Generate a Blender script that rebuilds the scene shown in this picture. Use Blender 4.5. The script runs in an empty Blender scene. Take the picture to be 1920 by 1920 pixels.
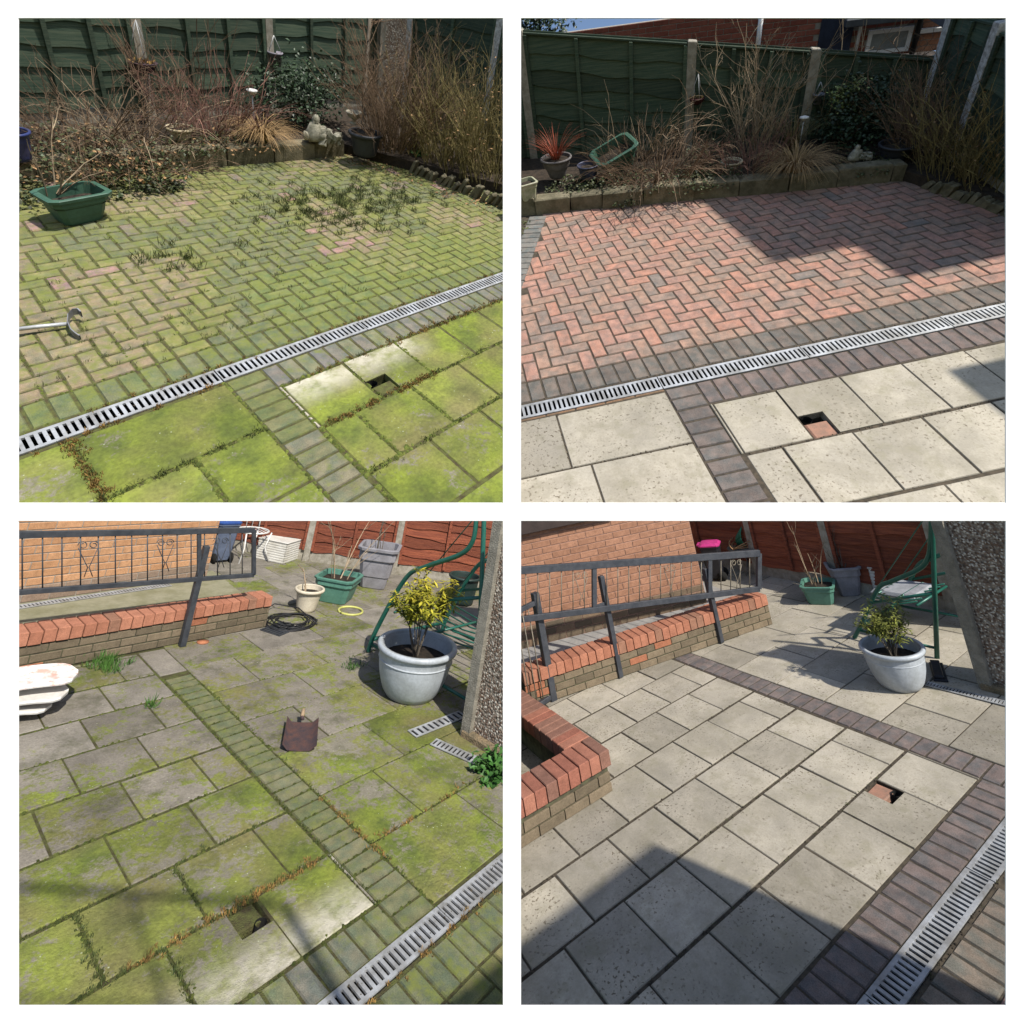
import bpy, bmesh, math, random
from mathutils import Vector, Matrix
random.seed(7)
R_ = random.Random(11)
sc = bpy.context.scene
# ------------------------------------------------------------------ camera, sky, sun, exposure
FPX = 1000.0; CX, CY = 960.0, 640.0            # focal length and principal point of a level view camera (1920 px picture)
cd = bpy.data.cameras.new('camera'); cam = bpy.data.objects.new('camera', cd)
bpy.context.collection.objects.link(cam)
cam.location = (0, 0, 0); cam.rotation_euler = (math.radians(90), 0, 0)
cd.sensor_width = 36; cd.lens = FPX/1920*36; cd.shift_y = -(960-CY)/1920; cd.clip_start = .05; cd.clip_end = 500
sc.camera = cam
SUN = Vector((.45, -.43, .78)).normalized()
w = bpy.data.worlds.new('World'); sc.world = w; w.use_nodes = True
sky = w.node_tree.nodes.new('ShaderNodeTexSky'); sky.sky_type = 'NISHITA'; sky.sun_disc = False
sky.sun_elevation = math.asin(SUN.z); sky.sun_rotation = math.atan2(SUN.x, SUN.y)
bg = w.node_tree.nodes['Background']; bg.inputs[1].default_value = .12
w.node_tree.links.new(sky.outputs[0], bg.inputs[0])
sl = bpy.data.lights.new('sun', 'SUN'); sl.energy = 4.5; sl.angle = math.radians(1.0); sl.color = (1, .94, .85)
so = bpy.data.objects.new('sun', sl); bpy.context.collection.objects.link(so)
so.rotation_euler = (-SUN).to_track_quat('-Z', 'Y').to_euler()
vs = sc.view_settings; vs.view_transform = 'Standard'; vs.look = 'None'; vs.gamma = 1; vs.use_curve_mapping = False
vs.exposure = .5
sc.cycles.max_bounces = 4; sc.cycles.diffuse_bounces = 2; sc.cycles.glossy_bounces = 2; sc.cycles.transmission_bounces = 2
COL = bpy.context.collection

# ------------------------------------------------------------------ the four plots: each stands on its own sloping stage
POSE = {
 'TL': ([[0.6532,-0.73234,0.19238],[-0.31604,-0.49457,-0.80964],[0.68808,0.46806,-0.5545]], [-1.7808,0.163,3.1709], 4.2),
 'TR': ([[0.97854,-0.14034,-0.15088],[-0.20488,-0.58455,-0.78507],[0.02198,0.79913,-0.60076]], [0.9833,0.2305,3.6394], 4.2),
 'BL': ([[-0.59701,0.78733,0.15393],[-0.23577,0.01121,-0.97174],[-0.76681,-0.61643,0.17893]], [-0.274,2.8999,2.6465], 1.0),
 'BR': ([[-0.8659,0.46926,-0.17325],[0.07226,-0.22538,-0.97159],[-0.49498,-0.85381,0.16125]], [3.3565,2.7067,3.225], 1.0)}
PANEL = {'TL': (34,34,943,943), 'TR': (977,34,1886,943), 'BL': (34,977,943,1886), 'BR': (977,977,1886,1886)}
class Plot:
    def __init__(s, k):
        R, t, S = POSE[k]; s.k = k; s.S = S
        s.R = Matrix(R); s.t = Vector(t); s.C = -(s.R.transposed() @ s.t)
        A = Matrix(((1,0,0),(0,0,1),(0,-1,0)))          # view axes -> Blender axes
        m = (A @ s.R).to_4x4(); m.translation = A @ s.t
        s.M = Matrix.Scale(S, 4) @ m
    def pj(s, p):
        q = s.R @ Vector(p) + s.t
        if q.z <= .05: return (1e6, 1e6, q.z)
        return (CX+FPX*q.x/q.z, CY+FPX*q.y/q.z, q.z)
    def ray(s, px, py): return s.R.transposed() @ Vector(((px-CX)/FPX, (py-CY)/FPX, 1))
    def un(s, px, py, z=0):                              # where a sight line meets the level z of the plot
        d = s.ray(px, py); return s.C + d*((z-s.C.z)/d.z)
    def upl(s, px, py, p0, n):                           # ... or a standing plane
        d = s.ray(px, py); n = Vector(n); return s.C + d*((Vector(p0)-s.C).dot(n)/d.dot(n))
    def h(s, x, y, py):
        lo, hi = -1, 6
        for _ in range(40):
            m = (lo+hi)/2
            if s.pj((x,y,m))[1] > py: lo = m
            else: hi = m
        return m
    def wd(s, p, px): return px*s.pj(p)[2]/FPX
    def seen(s, p, m=40):
        a = PANEL[s.k]; q = s.pj(p); return a[0]-m < q[0] < a[2]+m and a[1]-m < q[1] < a[3]+m
PL = {k: Plot(k) for k in POSE}
OWNER = {}; KEEP = set()

# ------------------------------------------------------------------ mesh helpers
class B:
    def __init__(s): s.v = []; s.f = []; s.c = []; s.col = (1,1,1); s.sm = []
    def add(s, vs, fs, smooth=False):
        o = len(s.v); s.v += [tuple(v) for v in vs]; s.f += [tuple(i+o for i in f) for f in fs]
        s.c += [s.col]*len(fs); s.sm += [smooth]*len(fs); return s
    def box(s, x0, y0, z0, x1, y1, z1, m=None):
        vs = [Vector(p) for p in ((x0,y0,z0),(x1,y0,z0),(x1,y1,z0),(x0,y1,z0),(x0,y0,z1),(x1,y0,z1),(x1,y1,z1),(x0,y1,z1))]
        if m: vs = [m @ v for v in vs]
        return s.add(vs, [(3,2,1,0),(4,5,6,7),(0,1,5,4),(1,2,6,5),(2,3,7,6),(3,0,4,7)])
    def cbox(s, x0, y0, z0, x1, y1, z1, c=.004, m=None, jit=0, rng=R_):        # block with chamfered top and bottom rims
        j = lambda: rng.uniform(-jit, jit)
        def ring(i, z): return [Vector((x0+i+j(),y0+i+j(),z)),Vector((x1-i+j(),y0+i+j(),z)),Vector((x1-i+j(),y1-i+j(),z)),Vector((x0+i+j(),y1-i+j(),z))]
        vs = ring(c,z0)+ring(0,z0+c)+ring(0,z1-c)+ring(c,z1)
        if m: vs = [m @ v for v in vs]
        fs = [(3,2,1,0),(12,13,14,15)]
        for k in range(3):
            for i in range(4): a = k*4; fs.append((a+i,a+(i+1)%4,a+4+(i+1)%4,a+4+i))
        return s.add(vs, fs)
    def top(s, x0, y0, x1, y1, z, d, c=.004, m=None, dz=(0,0,0,0)):             # open-bottomed paving piece
        vs = [(x0,y0,z-d),(x1,y0,z-d),(x1,y1,z-d),(x0,y1,z-d),(x0,y0,z-c+dz[0]),(x1,y0,z-c+dz[1]),(x1,y1,z-c+dz[2]),(x0,y1,z-c+dz[3]),
              (x0+c,y0+c,z+dz[0]),(x1-c,y0+c,z+dz[1]),(x1-c,y1-c,z+dz[2]),(x0+c,y1-c,z+dz[3])]
        if m: vs = [m @ Vector(v) for v in vs]
        fs = [(8,9,10,11)]
        for k in (0,4):
            for i in range(4): fs.append((k+i,k+(i+1)%4,k+4+(i+1)%4,k+4+i))
        s.add(vs, fs); s.c[-8:] = [tuple(x*.5 for x in s.col)]*4+[tuple(x*.72 for x in s.col)]*4       # grime on the arrises; the darkening also subdues sunlit joint edges by colour
        return s
    def tube(s, pts, r0, r1=None, n=6, cap=True, smooth=True):
        pts = [Vector(p) for p in pts]; r1 = r0 if r1 is None else r1; L = len(pts); vs = []; fs = []
        up = Vector((.3,.2,1)).normalized()
        for i, p in enumerate(pts):
            t = (pts[min(i+1,L-1)]-pts[max(i-1,0)])
            if t.length < 1e-9: t = Vector((0,0,1))
            t.normalize(); a = t.cross(up)
            if a.length < .1: a = t.cross(Vector((1,0,0)))
            a.normalize(); b = t.cross(a); r = r0+(r1-r0)*i/max(1,L-1)
            for k in range(n):
                g = 2*math.pi*k/n; vs.append(p+a*(math.cos(g)*r)+b*(math.sin(g)*r))
        for i in range(L-1):
            for k in range(n): fs.append((i*n+k,i*n+(k+1)%n,(i+1)*n+(k+1)%n,(i+1)*n+k))
        if cap: fs.append(tuple(range(n))[::-1]); fs.append(tuple((L-1)*n+k for k in range(n)))
        return s.add(vs, fs, smooth)
    def lathe(s, prof, n=28, m=None, c=(0,0,0), smooth=True):
        vs = []; fs = []
        for r, z in prof:
            for k in range(n):
                a = 2*math.pi*k/n; vs.append(Vector((c[0]+r*math.cos(a), c[1]+r*math.sin(a), c[2]+z)))
        if m: vs = [m @ v for v in vs]
        for i in range(len(prof)-1):
            for k in range(n): fs.append((i*n+k,i*n+(k+1)%n,(i+1)*n+(k+1)%n,(i+1)*n+k))
        return s.add(vs, fs, smooth)
    def sq(s, prof, m=None, asp=1, rc=.18):              # square pot: like lathe with rounded square section
        vs = []; fs = []; n = 24
        for r, z in prof:
            for k in range(n):
                a = 2*math.pi*(k+.5)/n; cx_, sy_ = math.cos(a), math.sin(a)
                q = (abs(cx_)**9+abs(sy_)**9)**(-1/9.)
                vs.append(Vector((r*cx_*q*asp, r*sy_*q, z)))
        if m: vs = [m @ v for v in vs]
        for i in range(len(prof)-1):
            for k in range(n): fs.append((i*n+k,i*n+(k+1)%n,(i+1)*n+(k+1)%n,(i+1)*n+k))
        return s.add(vs, fs, False)
    def poly(s, pts, z0, z1, c=0):                       # vertical prism with a slightly chamfered top
        n = len(pts); vs = [(x,y,z0) for x,y in pts]+[(x,y,z1) for x,y in pts]
        return s.add(vs, [tuple(range(n,2*n))]+[(i,(i+1)%n,n+(i+1)%n,n+i) for i in range(n)])
    def leaf(s, p, d, u, L, W):
        d = d.normalized(); a = d.cross(u)
        if a.length < 1e-4: a = d.cross(Vector((1,.3,.2)))
        a.normalize(); nn = a.cross(d)
        return s.add([p, p+d*L*.5+a*W*.5+nn*W*.12, p+d*L, p+d*L*.5-a*W*.5+nn*W*.12], [(0,1,2),(0,2,3)])
    def data(s, name, mat):
        me = bpy.data.meshes.new(name); me.from_pydata(s.v, [], s.f)
        if any(s.sm): me.polygons.foreach_set('use_smooth', s.sm)
        ca = me.color_attributes.new('Col', 'FLOAT_COLOR', 'CORNER')
        buf = []
        for f, cc in zip(s.f, s.c): buf += list((*cc,1))*len(f)
        ca.data.foreach_set('color', buf)
        me.materials.append(mat); return me
def link(name, data, P, parent=None, loc=(0,0,0), rz=0, m=None):
    o = bpy.data.objects.new(name, data); COL.objects.link(o); L = m if m else Matrix.Translation(loc) @ Matrix.Rotation(rz, 4, 'Z')
    if parent: o.parent = parent; o.matrix_basis = L
    else: o.matrix_basis = (P.M @ L) if P else L
    if P: OWNER[o] = P.k
    return o
def tag(o, label, cat, group=None):
    o['label'] = label; o['category'] = cat
    if group: o['group'] = group
    return o
def thing(P, name, label, cat, loc=(0,0,0), rz=0, group=None, m=None):
    return tag(link(name, None, P, None, loc, rz, m), label, cat, group)
def part(b, name, mat, P, parent, loc=(0,0,0), rz=0): return link(name, b.data(name, mat), P, parent, loc, rz)
def struct(b, name, mat, P): o = link(name, b.data(name, mat), P); o['kind'] = 'structure'; return o

# ------------------------------------------------------------------ materials
class NT:
    def __init__(s, name):
        s.m = bpy.data.materials.new(name); s.m.use_nodes = True; s.t = s.m.node_tree; s.b = s.t.nodes['Principled BSDF']
        s.tc = s.n('ShaderNodeTexCoord').outputs['Object']
    def n(s, k): return s.t.nodes.new(k)
    def l(s, a, b):
        if isinstance(a, (int,float)): b.default_value = a
        elif isinstance(a, tuple): b.default_value = (*a,1) if len(a) == 3 else a
        else: s.t.links.new(a, b)
    def math(s, op, a, b=0, c=None, clamp=False):
        n = s.n('ShaderNodeMath'); n.operation = op; n.use_clamp = clamp; s.l(a, n.inputs[0]); s.l(b, n.inputs[1])
        if c is not None: s.l(c, n.inputs[2])
        return n.outputs[0]
    def vec(s, off=True, sc=None):
        v = s.tc
        if off:
            oi = s.n('ShaderNodeObjectInfo'); a = s.n('ShaderNodeVectorMath'); a.operation = 'MULTIPLY_ADD'
            cb = s.n('ShaderNodeCombineXYZ'); k = s.math('MULTIPLY', oi.outputs['Random'], 37.)
            s.l(k, cb.inputs[0]); s.l(k, cb.inputs[1])
            s.l(v, a.inputs[0]); a.inputs[1].default_value = (1,1,1); s.l(cb.outputs[0], a.inputs[2]); v = a.outputs[0]
        if sc:
            a = s.n('ShaderNodeVectorMath'); a.operation = 'MULTIPLY'; s.l(v, a.inputs[0]); a.inputs[1].default_value = sc; v = a.outputs[0]
        return v
    def noise(s, v, scale, det=4, rough=.55, dist=0):
        n = s.n('ShaderNodeTexNoise'); s.l(v, n.inputs['Vector']); n.inputs['Scale'].default_value = scale
        n.inputs['Detail'].default_value = det; n.inputs['Roughness'].default_value = rough; n.inputs['Distortion'].default_value = dist; return n.outputs['Fac']
    def voro(s, v, scale, out='Distance', rnd=1):
        n = s.n('ShaderNodeTexVoronoi'); s.l(v, n.inputs['Vector']); n.inputs['Scale'].default_value = scale; n.inputs['Randomness'].default_value = rnd; return n.outputs[out]
    def ramp(s, f, stops):
        n = s.n('ShaderNodeValToRGB'); s.l(f, n.inputs[0]); e = n.color_ramp.elements
        while len(e) < len(stops): e.new(.5)
        for i, (p, c) in enumerate(stops):
            e[i].position = p; e[i].color = (c,c,c,1) if isinstance(c, (int,float)) else (*c,1)
        return n.outputs[0]
    def mix(s, f, a, b, mode='MIX'):
        n = s.n('ShaderNodeMix'); n.data_type = 'RGBA'; n.blend_type = mode; s.l(f, n.inputs[0]); s.l(a, n.inputs[6]); s.l(b, n.inputs[7]); return n.outputs[2]
    def sep(s, v): n = s.n('ShaderNodeSeparateXYZ'); s.l(v, n.inputs[0]); return n.outputs
    def ss(s, x, a, b): n = s.n('ShaderNodeMapRange'); n.interpolation_type = 'SMOOTHSTEP'; s.l(x, n.inputs[0]); n.inputs[1].default_value = a; n.inputs[2].default_value = b; return n.outputs[0]
    def objrand(s): return s.n('ShaderNodeObjectInfo').outputs['Random']
    def island(s): return s.n('ShaderNodeNewGeometry').outputs['Random Per Island']
    def tint(s):
        a = s.n('ShaderNodeAttribute'); a.attribute_name = 'Col'; o = s.n('ShaderNodeObjectInfo')
        return s.mix(1., a.outputs['Color'], o.outputs['Color'], 'MULTIPLY')
    def out(s, c, rough=.85, bump=None, bs=.4, bd=.01, metal=0, spec=.3):
        s.l(c, s.b.inputs['Base Color']); s.l(rough, s.b.inputs['Roughness']); s.l(metal, s.b.inputs['Metallic']); s.b.inputs['Specular IOR Level'].default_value = spec
        if bump is not None:
            n = s.n('ShaderNodeBump'); n.inputs['Strength'].default_value = bs; n.inputs['Distance'].default_value = bd; s.l(bump, n.inputs['Height']); s.l(n.outputs[0], s.b.inputs['Normal'])
        return s.m
MATS = {}
def plain(name, c1, c2=None, scale=12, rough=.8, bs=.25, bd=.006, metal=0, spec=.3, vary=.0, sc=None, tint=False, island=0):
    if name in MATS: return MATS[name]
    t = NT(name); v = t.vec(True, sc); c2 = c2 or tuple(x*.72 for x in c1)
    f = t.noise(v, scale, 3, .6); c = t.mix(t.ramp(f, [(.35,0),(.65,1)]), c1, c2)
    f2 = t.noise(v, scale*7, 2, .6); c = t.mix(.25, c, t.ramp(f2, [(.3,.35),(.7,1.)]), 'MULTIPLY')
    if island: c = t.mix(1., c, t.ramp(t.island(), [(0,1-island),(1,1+island)]), 'MULTIPLY')
    if vary: c = t.mix(1., c, t.ramp(t.objrand(), [(0,1-vary),(1,1+vary)]), 'MULTIPLY')
    if tint: c = t.mix(1., c, t.tint(), 'MULTIPLY')
    MATS[name] = t.out(c, rough, f2 if bs > .12 else None, bs*1.2, bd, metal, spec); return MATS[name]

def slab_clean(name, shift=1.):
    t = NT(name); v = t.vec(True); g = t.vec(False)
    a = t.noise(v, 2.6, 5, .6); c = t.mix(t.ramp(a, [(.35,0),(.68,1)]), (.46*shift,.418*shift,.335*shift), (.36*shift,.33*shift,.272*shift))
    fine = t.noise(v, 90, 3, .7); c = t.mix(.35, c, t.ramp(fine, [(.3,.55),(.62,1.06)]), 'MULTIPLY')
    patch = t.ramp(t.noise(v, 3.8, 3, .6), [(.38,.12),(.6,1)])
    d = t.voro(v, 40); hh = t.sep(t.voro(v, 40, 'Color'))[0]; spot = t.math('MULTIPLY', t.math('MULTIPLY', t.ramp(d, [(.16,1),(.3,0)]), t.ramp(hh, [(.45,0),(.75,1)])), patch)
    big = t.math('MULTIPLY', t.ramp(t.voro(v, 15), [(.07,1),(.13,0)]), t.ramp(t.noise(v, 8, 2), [(.45,0),(.6,1)]))
    irr = t.math('MULTIPLY', t.ramp(t.noise(v, 52, 2, .5), [(.60,0),(.65,1)]), t.ramp(t.noise(v, 3.1, 2), [(.42,.1),(.6,1)])); c = t.mix(t.math('MULTIPLY', t.math('MAXIMUM', t.math('MAXIMUM', irr, t.math('MULTIPLY', spot, .45)), big), .85), c, (.11,.085,.055))
    dirt = t.ramp(t.noise(g, 1.3, 6, .7), [(.45,0),(.66,1.)]); c = t.mix(t.math('MULTIPLY', dirt, .62), c, (.19,.175,.135)); st = t.ramp(t.noise(v, 1.7, 5, .8, .6), [(.5,0),(.6,.8),(.66,.35)]); c = t.mix(t.math('MULTIPLY', st, .5), c, (.25,.225,.17))
    gr = t.ramp(t.noise(g, 7, 4, .75), [(.52,0),(.7,.75)]); c = t.mix(gr, c, (.26,.24,.17))
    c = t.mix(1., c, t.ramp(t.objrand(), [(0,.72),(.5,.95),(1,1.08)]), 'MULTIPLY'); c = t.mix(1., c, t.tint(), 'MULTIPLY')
    return t.out(c, .9, fine, .35, .004)
def slab_moss(name, amt, grey=(.23,.21,.165), yellow=.5, clean=True):
    t = NT(name); v = t.vec(True); g = t.vec(False)
    a = t.noise(v, 3.5, 3, .65); con = t.mix(t.ramp(a, [(.3,0),(.7,1)]), grey, tuple(x*.62 for x in grey))
    fine = t.noise(g, 70, 4, .7); con = t.mix(.5, con, t.ramp(fine, [(.3,.45),(.65,1.15)]), 'MULTIPLY')
    m1 = t.noise(g, 1.25, 3, .62, .4); m2 = t.noise(v, 5.5, 4, .7)
    m3 = t.noise(g, 22, 5, .82); mm = t.math('ADD', t.math('ADD', t.math('MULTIPLY', m1, .42), t.math('MULTIPLY', m2, .35)), t.math('MULTIPLY', m3, .48))
    mask = t.ss(mm, .655-amt*.17, .74-amt*.17)
    mcol = t.mix(t.ramp(t.noise(g, 4, 4, .6), [(.38,0),(.62,1)]), (.09,.122,.02), (.19,.235,.028))
    mcol = t.mix(t.ramp(t.noise(g, 2.2, 3, .5), [(.5-.2*yellow,0),(.75,1)]), mcol, (.19,.165,.065))
    mcol = t.mix(.55, mcol, t.ramp(t.noise(g, 45, 4, .7), [(.3,.4),(.65,1.2)]), 'MULTIPLY')
    c = t.mix(t.math('MULTIPLY', mask, .9), con, mcol)
    dk = t.ramp(t.noise(g, 3.4, 4, .72), [(.52,0),(.68,.75)]); c = t.mix(t.math('MULTIPLY', dk, .75), c, (.055,.058,.026))
    if clean:                                                  # a patch of slab that was rubbed clean beside the block course
        x, y, _ = t.sep(g)
        k = t.math('MULTIPLY', t.ss(y, -.66, -.38), t.math('MULTIPLY', t.ss(x, .1, .3), t.math('SUBTRACT', 1., t.ss(x, 1.0, 1.35))))
        k = t.math('MULTIPLY', k, t.ramp(t.noise(g, 7, 5, .7), [(.36,.25),(.58,1)]))
        c = t.mix(t.math('MULTIPLY', k, .92), c, (.47,.44,.36))
    sp = t.math('MULTIPLY', t.ramp(t.voro(v, 26), [(.06,1),(.12,0)]), t.ramp(t.noise(v, 6), [(.48,0),(.6,1)]))
    c = t.mix(t.math('MULTIPLY', sp, .75), c, (.42,.45,.33))
    c = t.mix(1., c, t.ramp(t.objrand(), [(0,.84),(1,1.1)]), 'MULTIPLY')
    return t.out(c, .95, t.math('ADD', t.math('MULTIPLY', fine, .5), m3), .75, .012, spec=.15)
def paver_mat(name, moss=0.):
    t = NT(name); v = t.vec(True)
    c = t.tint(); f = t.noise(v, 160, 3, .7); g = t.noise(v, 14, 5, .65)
    c = t.mix(t.ramp(t.noise(v, 11, 3, .6), [(.4,0),(.62,.8)]), c, t.mix(1., c, (.62,.78,.86), 'MULTIPLY')); c = t.mix(.6, c, t.ramp(f, [(.3,.45),(.6,1.15)]), 'MULTIPLY'); c = t.mix(.7, c, t.ramp(g, [(.3,.55),(.7,1.15)]), 'MULTIPLY')
    ag = t.ramp(t.voro(v, 120), [(.05,1),(.12,0)]); ag = t.math('MULTIPLY', ag, t.ramp(t.noise(v, 40), [(.52,0),(.6,1)]))
    c = t.mix(t.math('MULTIPLY', ag, .45), c, (.55,.52,.48))
    if moss:
        mk = t.ss(t.math('ADD', t.noise(v, 9, 6, .7), t.math('MULTIPLY', t.noise(v, 40, 4, .7), .35)), .75-.3*moss, .98-.25*moss)
        c = t.mix(t.math('MULTIPLY', mk, .85), c, t.mix(t.noise(v, 25), (.095,.12,.025), (.19,.205,.05)))
    return t.out(c, .92, f, .5, .003, spec=.2)
M_SLAB_CLEAN = slab_clean('cleaned_concrete'); M_SLAB_CLEAN2 = slab_clean('cleaned_concrete_speckled', .96)
M_MOSS_TL = slab_moss('mossy_concrete', .95, yellow=.35); M_MOSS_BL = slab_moss('weathered_concrete', .3, grey=(.25,.225,.185), yellow=.75)
M_PAV_CLEAN = paver_mat('clean_block'); M_PAV_MOSS = paver_mat('mossy_block', .55); M_PAV_MOSS2 = paver_mat('lightly_mossy_block', .3)
M_JOINT = plain('joint_sand', (.09,.072,.05), (.045,.038,.028), 30, .95)
M_JOINTM = plain('joint_moss', (.095,.105,.03), (.055,.045,.022), 22, .95, .8, .01)
M_SOIL = plain('soil', (.055,.04,.028), (.025,.02,.015), 18, .95, .8, .03)
M_ZINC = plain('galvanised_steel', (.50,.52,.54), (.29,.29,.28), 9, .45, .1, .002, .35, .5)
M_DARK = plain('drain_dark', (.012,.012,.011), None, 10, .9)
M_CONC = plain('concrete_post', (.36,.335,.28), (.23,.21,.165), 14, .9, .4, .01)
M_CONCW = plain('flaking_white_paint', (.62,.62,.62), (.30,.29,.27), 26, .85, .4, .01)
M_GREEN = plain('dark_green_fence_stain', (.030,.058,.038), (.075,.10,.065), 3.5, .75, .8, .01, sc=(.8,1,22), vary=.3)
M_RED = plain('red_brown_fence_stain', (.31,.092,.045), (.17,.048,.028), 3.5, .75, .8, .01, sc=(.8,1,22), vary=.25)
M_STONE = plain('edging_stone', (.20,.175,.115), (.10,.09,.055), 9, .92, .8, .02, vary=.2)
M_TWIG = plain('dry_twig', (.20,.135,.085), (.11,.072,.045), 20, .9, island=.45)
M_TWIGP = plain('pale_twig', (.38,.30,.20), (.26,.19,.12), 20, .9, island=.35)
M_TWIGR = plain('reddish_twig', (.22,.115,.085), (.13,.07,.055), 20, .9, island=.4)
M_TWIGO = plain('olive_stem', (.23,.19,.075), (.13,.105,.045), 20, .9, island=.45)
M_STRAW = plain('straw_blade', (.36,.235,.11), (.24,.16,.075), 15, .85, island=.45)
M_IVY = plain('ivy_leaf', (.03,.052,.018), (.075,.075,.03), 14, .5, island=.6)
M_EVER = plain('evergreen_leaf', (.018,.036,.016), (.035,.06,.028), 20, .45, island=.5)
M_DEAD = plain('dead_leaf', (.34,.205,.095), (.20,.12,.06), 20, .85, island=.4)
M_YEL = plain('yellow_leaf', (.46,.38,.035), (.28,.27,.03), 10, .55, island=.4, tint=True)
M_WEED = plain('weed_blade', (.055,.085,.025), (.11,.115,.04), 20, .7, island=.6)
M_DRYW = plain('dried_moss_tuft', (.32,.185,.055), (.20,.135,.045), 20, .9, island=.45)
M_REDL = plain('red_spiky_leaf', (.34,.075,.04), (.22,.06,.03), 20, .7, island=.4)
M_BARK = plain('grey_bark', (.17,.145,.11), (.09,.075,.058), 16, .9, .8, .02)

def lerp(a, b, t): return tuple(x+(y-x)*t for x, y in zip(a, b))
def vn(x, y, s=1):                                    # smooth value noise
    def hsh(i, j): return (math.sin(i*127.1+j*311.7+s*74.7)*43758.5453) % 1
    i, j = math.floor(x), math.floor(y); u, v = x-i, y-j; u = u*u*(3-2*u); v = v*v*(3-2*v)
    return (hsh(i,j)*(1-u)+hsh(i+1,j)*u)*(1-v)+(hsh(i,j+1)*(1-u)+hsh(i+1,j+1)*u)*v

# ------------------------------------------------------------------ paving
PT = .104
def col_red(x, y):
    r = R_.random(); a = (.41,.232,.178)
    if r < .25: a = (.45,.235,.17)
    elif r < .62: a = (.37,.235,.175)
    elif r < .74: a = (.32,.222,.175)
    elif r < .765: a = (.25,.2,.17)
    return lerp(a, (.30,.19,.15), .5*max(0, vn(x*1.3, y*1.3, 3)-.35))
def col_grey(x, y): return lerp((.165,.135,.115), (.215,.175,.145), R_.random())
def col_moss(x, y):
    r = R_.random(); n = vn(x*1.7, y*1.7, 5); a = lerp((.17,.165,.07), (.26,.235,.10), r)
    if n > .58: a = lerp((.25,.19,.125), (.30,.235,.14), r)
    if r > .93 and .8 < y: a = (.36,.215,.19)
    if n < .3: a = lerp(a, (.15,.155,.10), .6)
    if y < .8 and x > .5: a = lerp(a, (.185,.225,.055), .5)
    return a
def col_mgrey(x, y): return lerp((.135,.145,.085), (.20,.20,.115), R_.random())
def col_strip_m(x, y): return lerp((.15,.16,.06), (.20,.18,.12), R_.random())
def paver_mesh(L, W, mat, j=.0035):
    k = ('pv', round(L,3), round(W,3), mat.name, j)
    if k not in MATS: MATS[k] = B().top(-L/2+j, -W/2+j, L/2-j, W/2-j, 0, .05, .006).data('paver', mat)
    return MATS[k]
class Paving:
    def __init__(s, P, parent, mat, j): s.P = P; s.parent = parent; s.mat = mat; s.j = j; s.items = []; s.z = 0.
    def add(s, x, y, L, W, rz, col):
        if s.P.seen((x,y,0), 30): s.items.append((s.P.pj((x,y,0))[2], x, y, L, W, rz, col))
    def build(s, limit=300):
        s.items.sort(key=lambda a: a[0])
        for d, x, y, L, W, rz, col in s.items[:limit]:
            o = link('paver', paver_mesh(L, W, s.mat, s.j), s.P, s.parent, m=Matrix.Translation((x, y, s.z+R_.uniform(-.002,.0015))) @ Matrix.Rotation(rz+R_.uniform(-.022,.022), 4, 'Z') @ Matrix.Rotation(R_.uniform(-.022,.022), 4, 'X') @ Matrix.Rotation(R_.uniform(-.012,.012), 4, 'Y'))
            o.color = (*col,1)
        rest = s.items[limit:]
        if rest:
            b = B()
            for d, x, y, L, W, rz, col in rest:
                b.col = col; m = Matrix.Translation((x, y, s.z+R_.uniform(-.002,.0015))) @ Matrix.Rotation(rz+R_.uniform(-.012,.012), 4, 'Z')
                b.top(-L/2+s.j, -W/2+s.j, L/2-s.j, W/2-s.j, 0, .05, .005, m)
            o = part(b, 'far_pavers', s.mat, s.P, s.parent); o['kind'] = 'stuff'
def herringbone(pv, x0, x1, y0, y1, colf):
    nx, ny = int((x1-x0)/PT), int((y1-y0)/PT)
    for i in range(-1, nx+1):
        for j in range(-1, ny+1):
            k = (i-j) % 4; x = x0+i*PT; y = y0+j*PT
            if k == 0 and j >= 0:
                if i < 0: pv.add(x+1.5*PT, y+.5*PT, PT, PT, 0, colf(x,y))
                else: pv.add(x+PT, y+.5*PT, 2*PT, PT, 0, colf(x,y))
            if k == 3 and i >= 0:
                if j < 0: pv.add(x+.5*PT, y+1.5*PT, PT, PT, 0, colf(x,y))
                else: pv.add(x+.5*PT, y+PT, 2*PT, PT, math.pi/2, colf(x,y))
def soldier(pv, x0, x1, y, colf, L=.205):             # blocks laid side by side, long side across the course
    n = int(round((x1-x0)/PT))
    for i in range(n): pv.add(x0+(i+.5)*PT, y+L/2, L, PT, math.pi/2, colf(x0+i*PT, y))
def ladder(pv, x, y0, y1, colf, L=.212):
    n = int(round((y0-y1)/PT))
    for i in range(n): pv.add(x+L/2, y0-(i+.5)*PT, L, PT, 0, colf(x, y0-i*PT))
def slab(P, parent, x0, y0, x1, y1, mat, j=.004, hole=False, jit=.002, ch=.004):
    if not any(P.seen((x,y,0), 60) for x in (x0,(x0+x1)/2,x1) for y in (y0,(y0+y1)/2,y1)): return
    z = R_.uniform(-.003,.003); b = B()
    if hole: b.poly([(x0+.155,y0+j),(x1-j,y0+j),(x1-j,y1-j),(x0+j,y1-j),(x0+j,y0+.175),(x0+.155,y0+.175)], z-.05, z)
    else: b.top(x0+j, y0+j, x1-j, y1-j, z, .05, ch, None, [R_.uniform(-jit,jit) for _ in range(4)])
    return part(b, 'slab', mat, P, parent)
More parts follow.
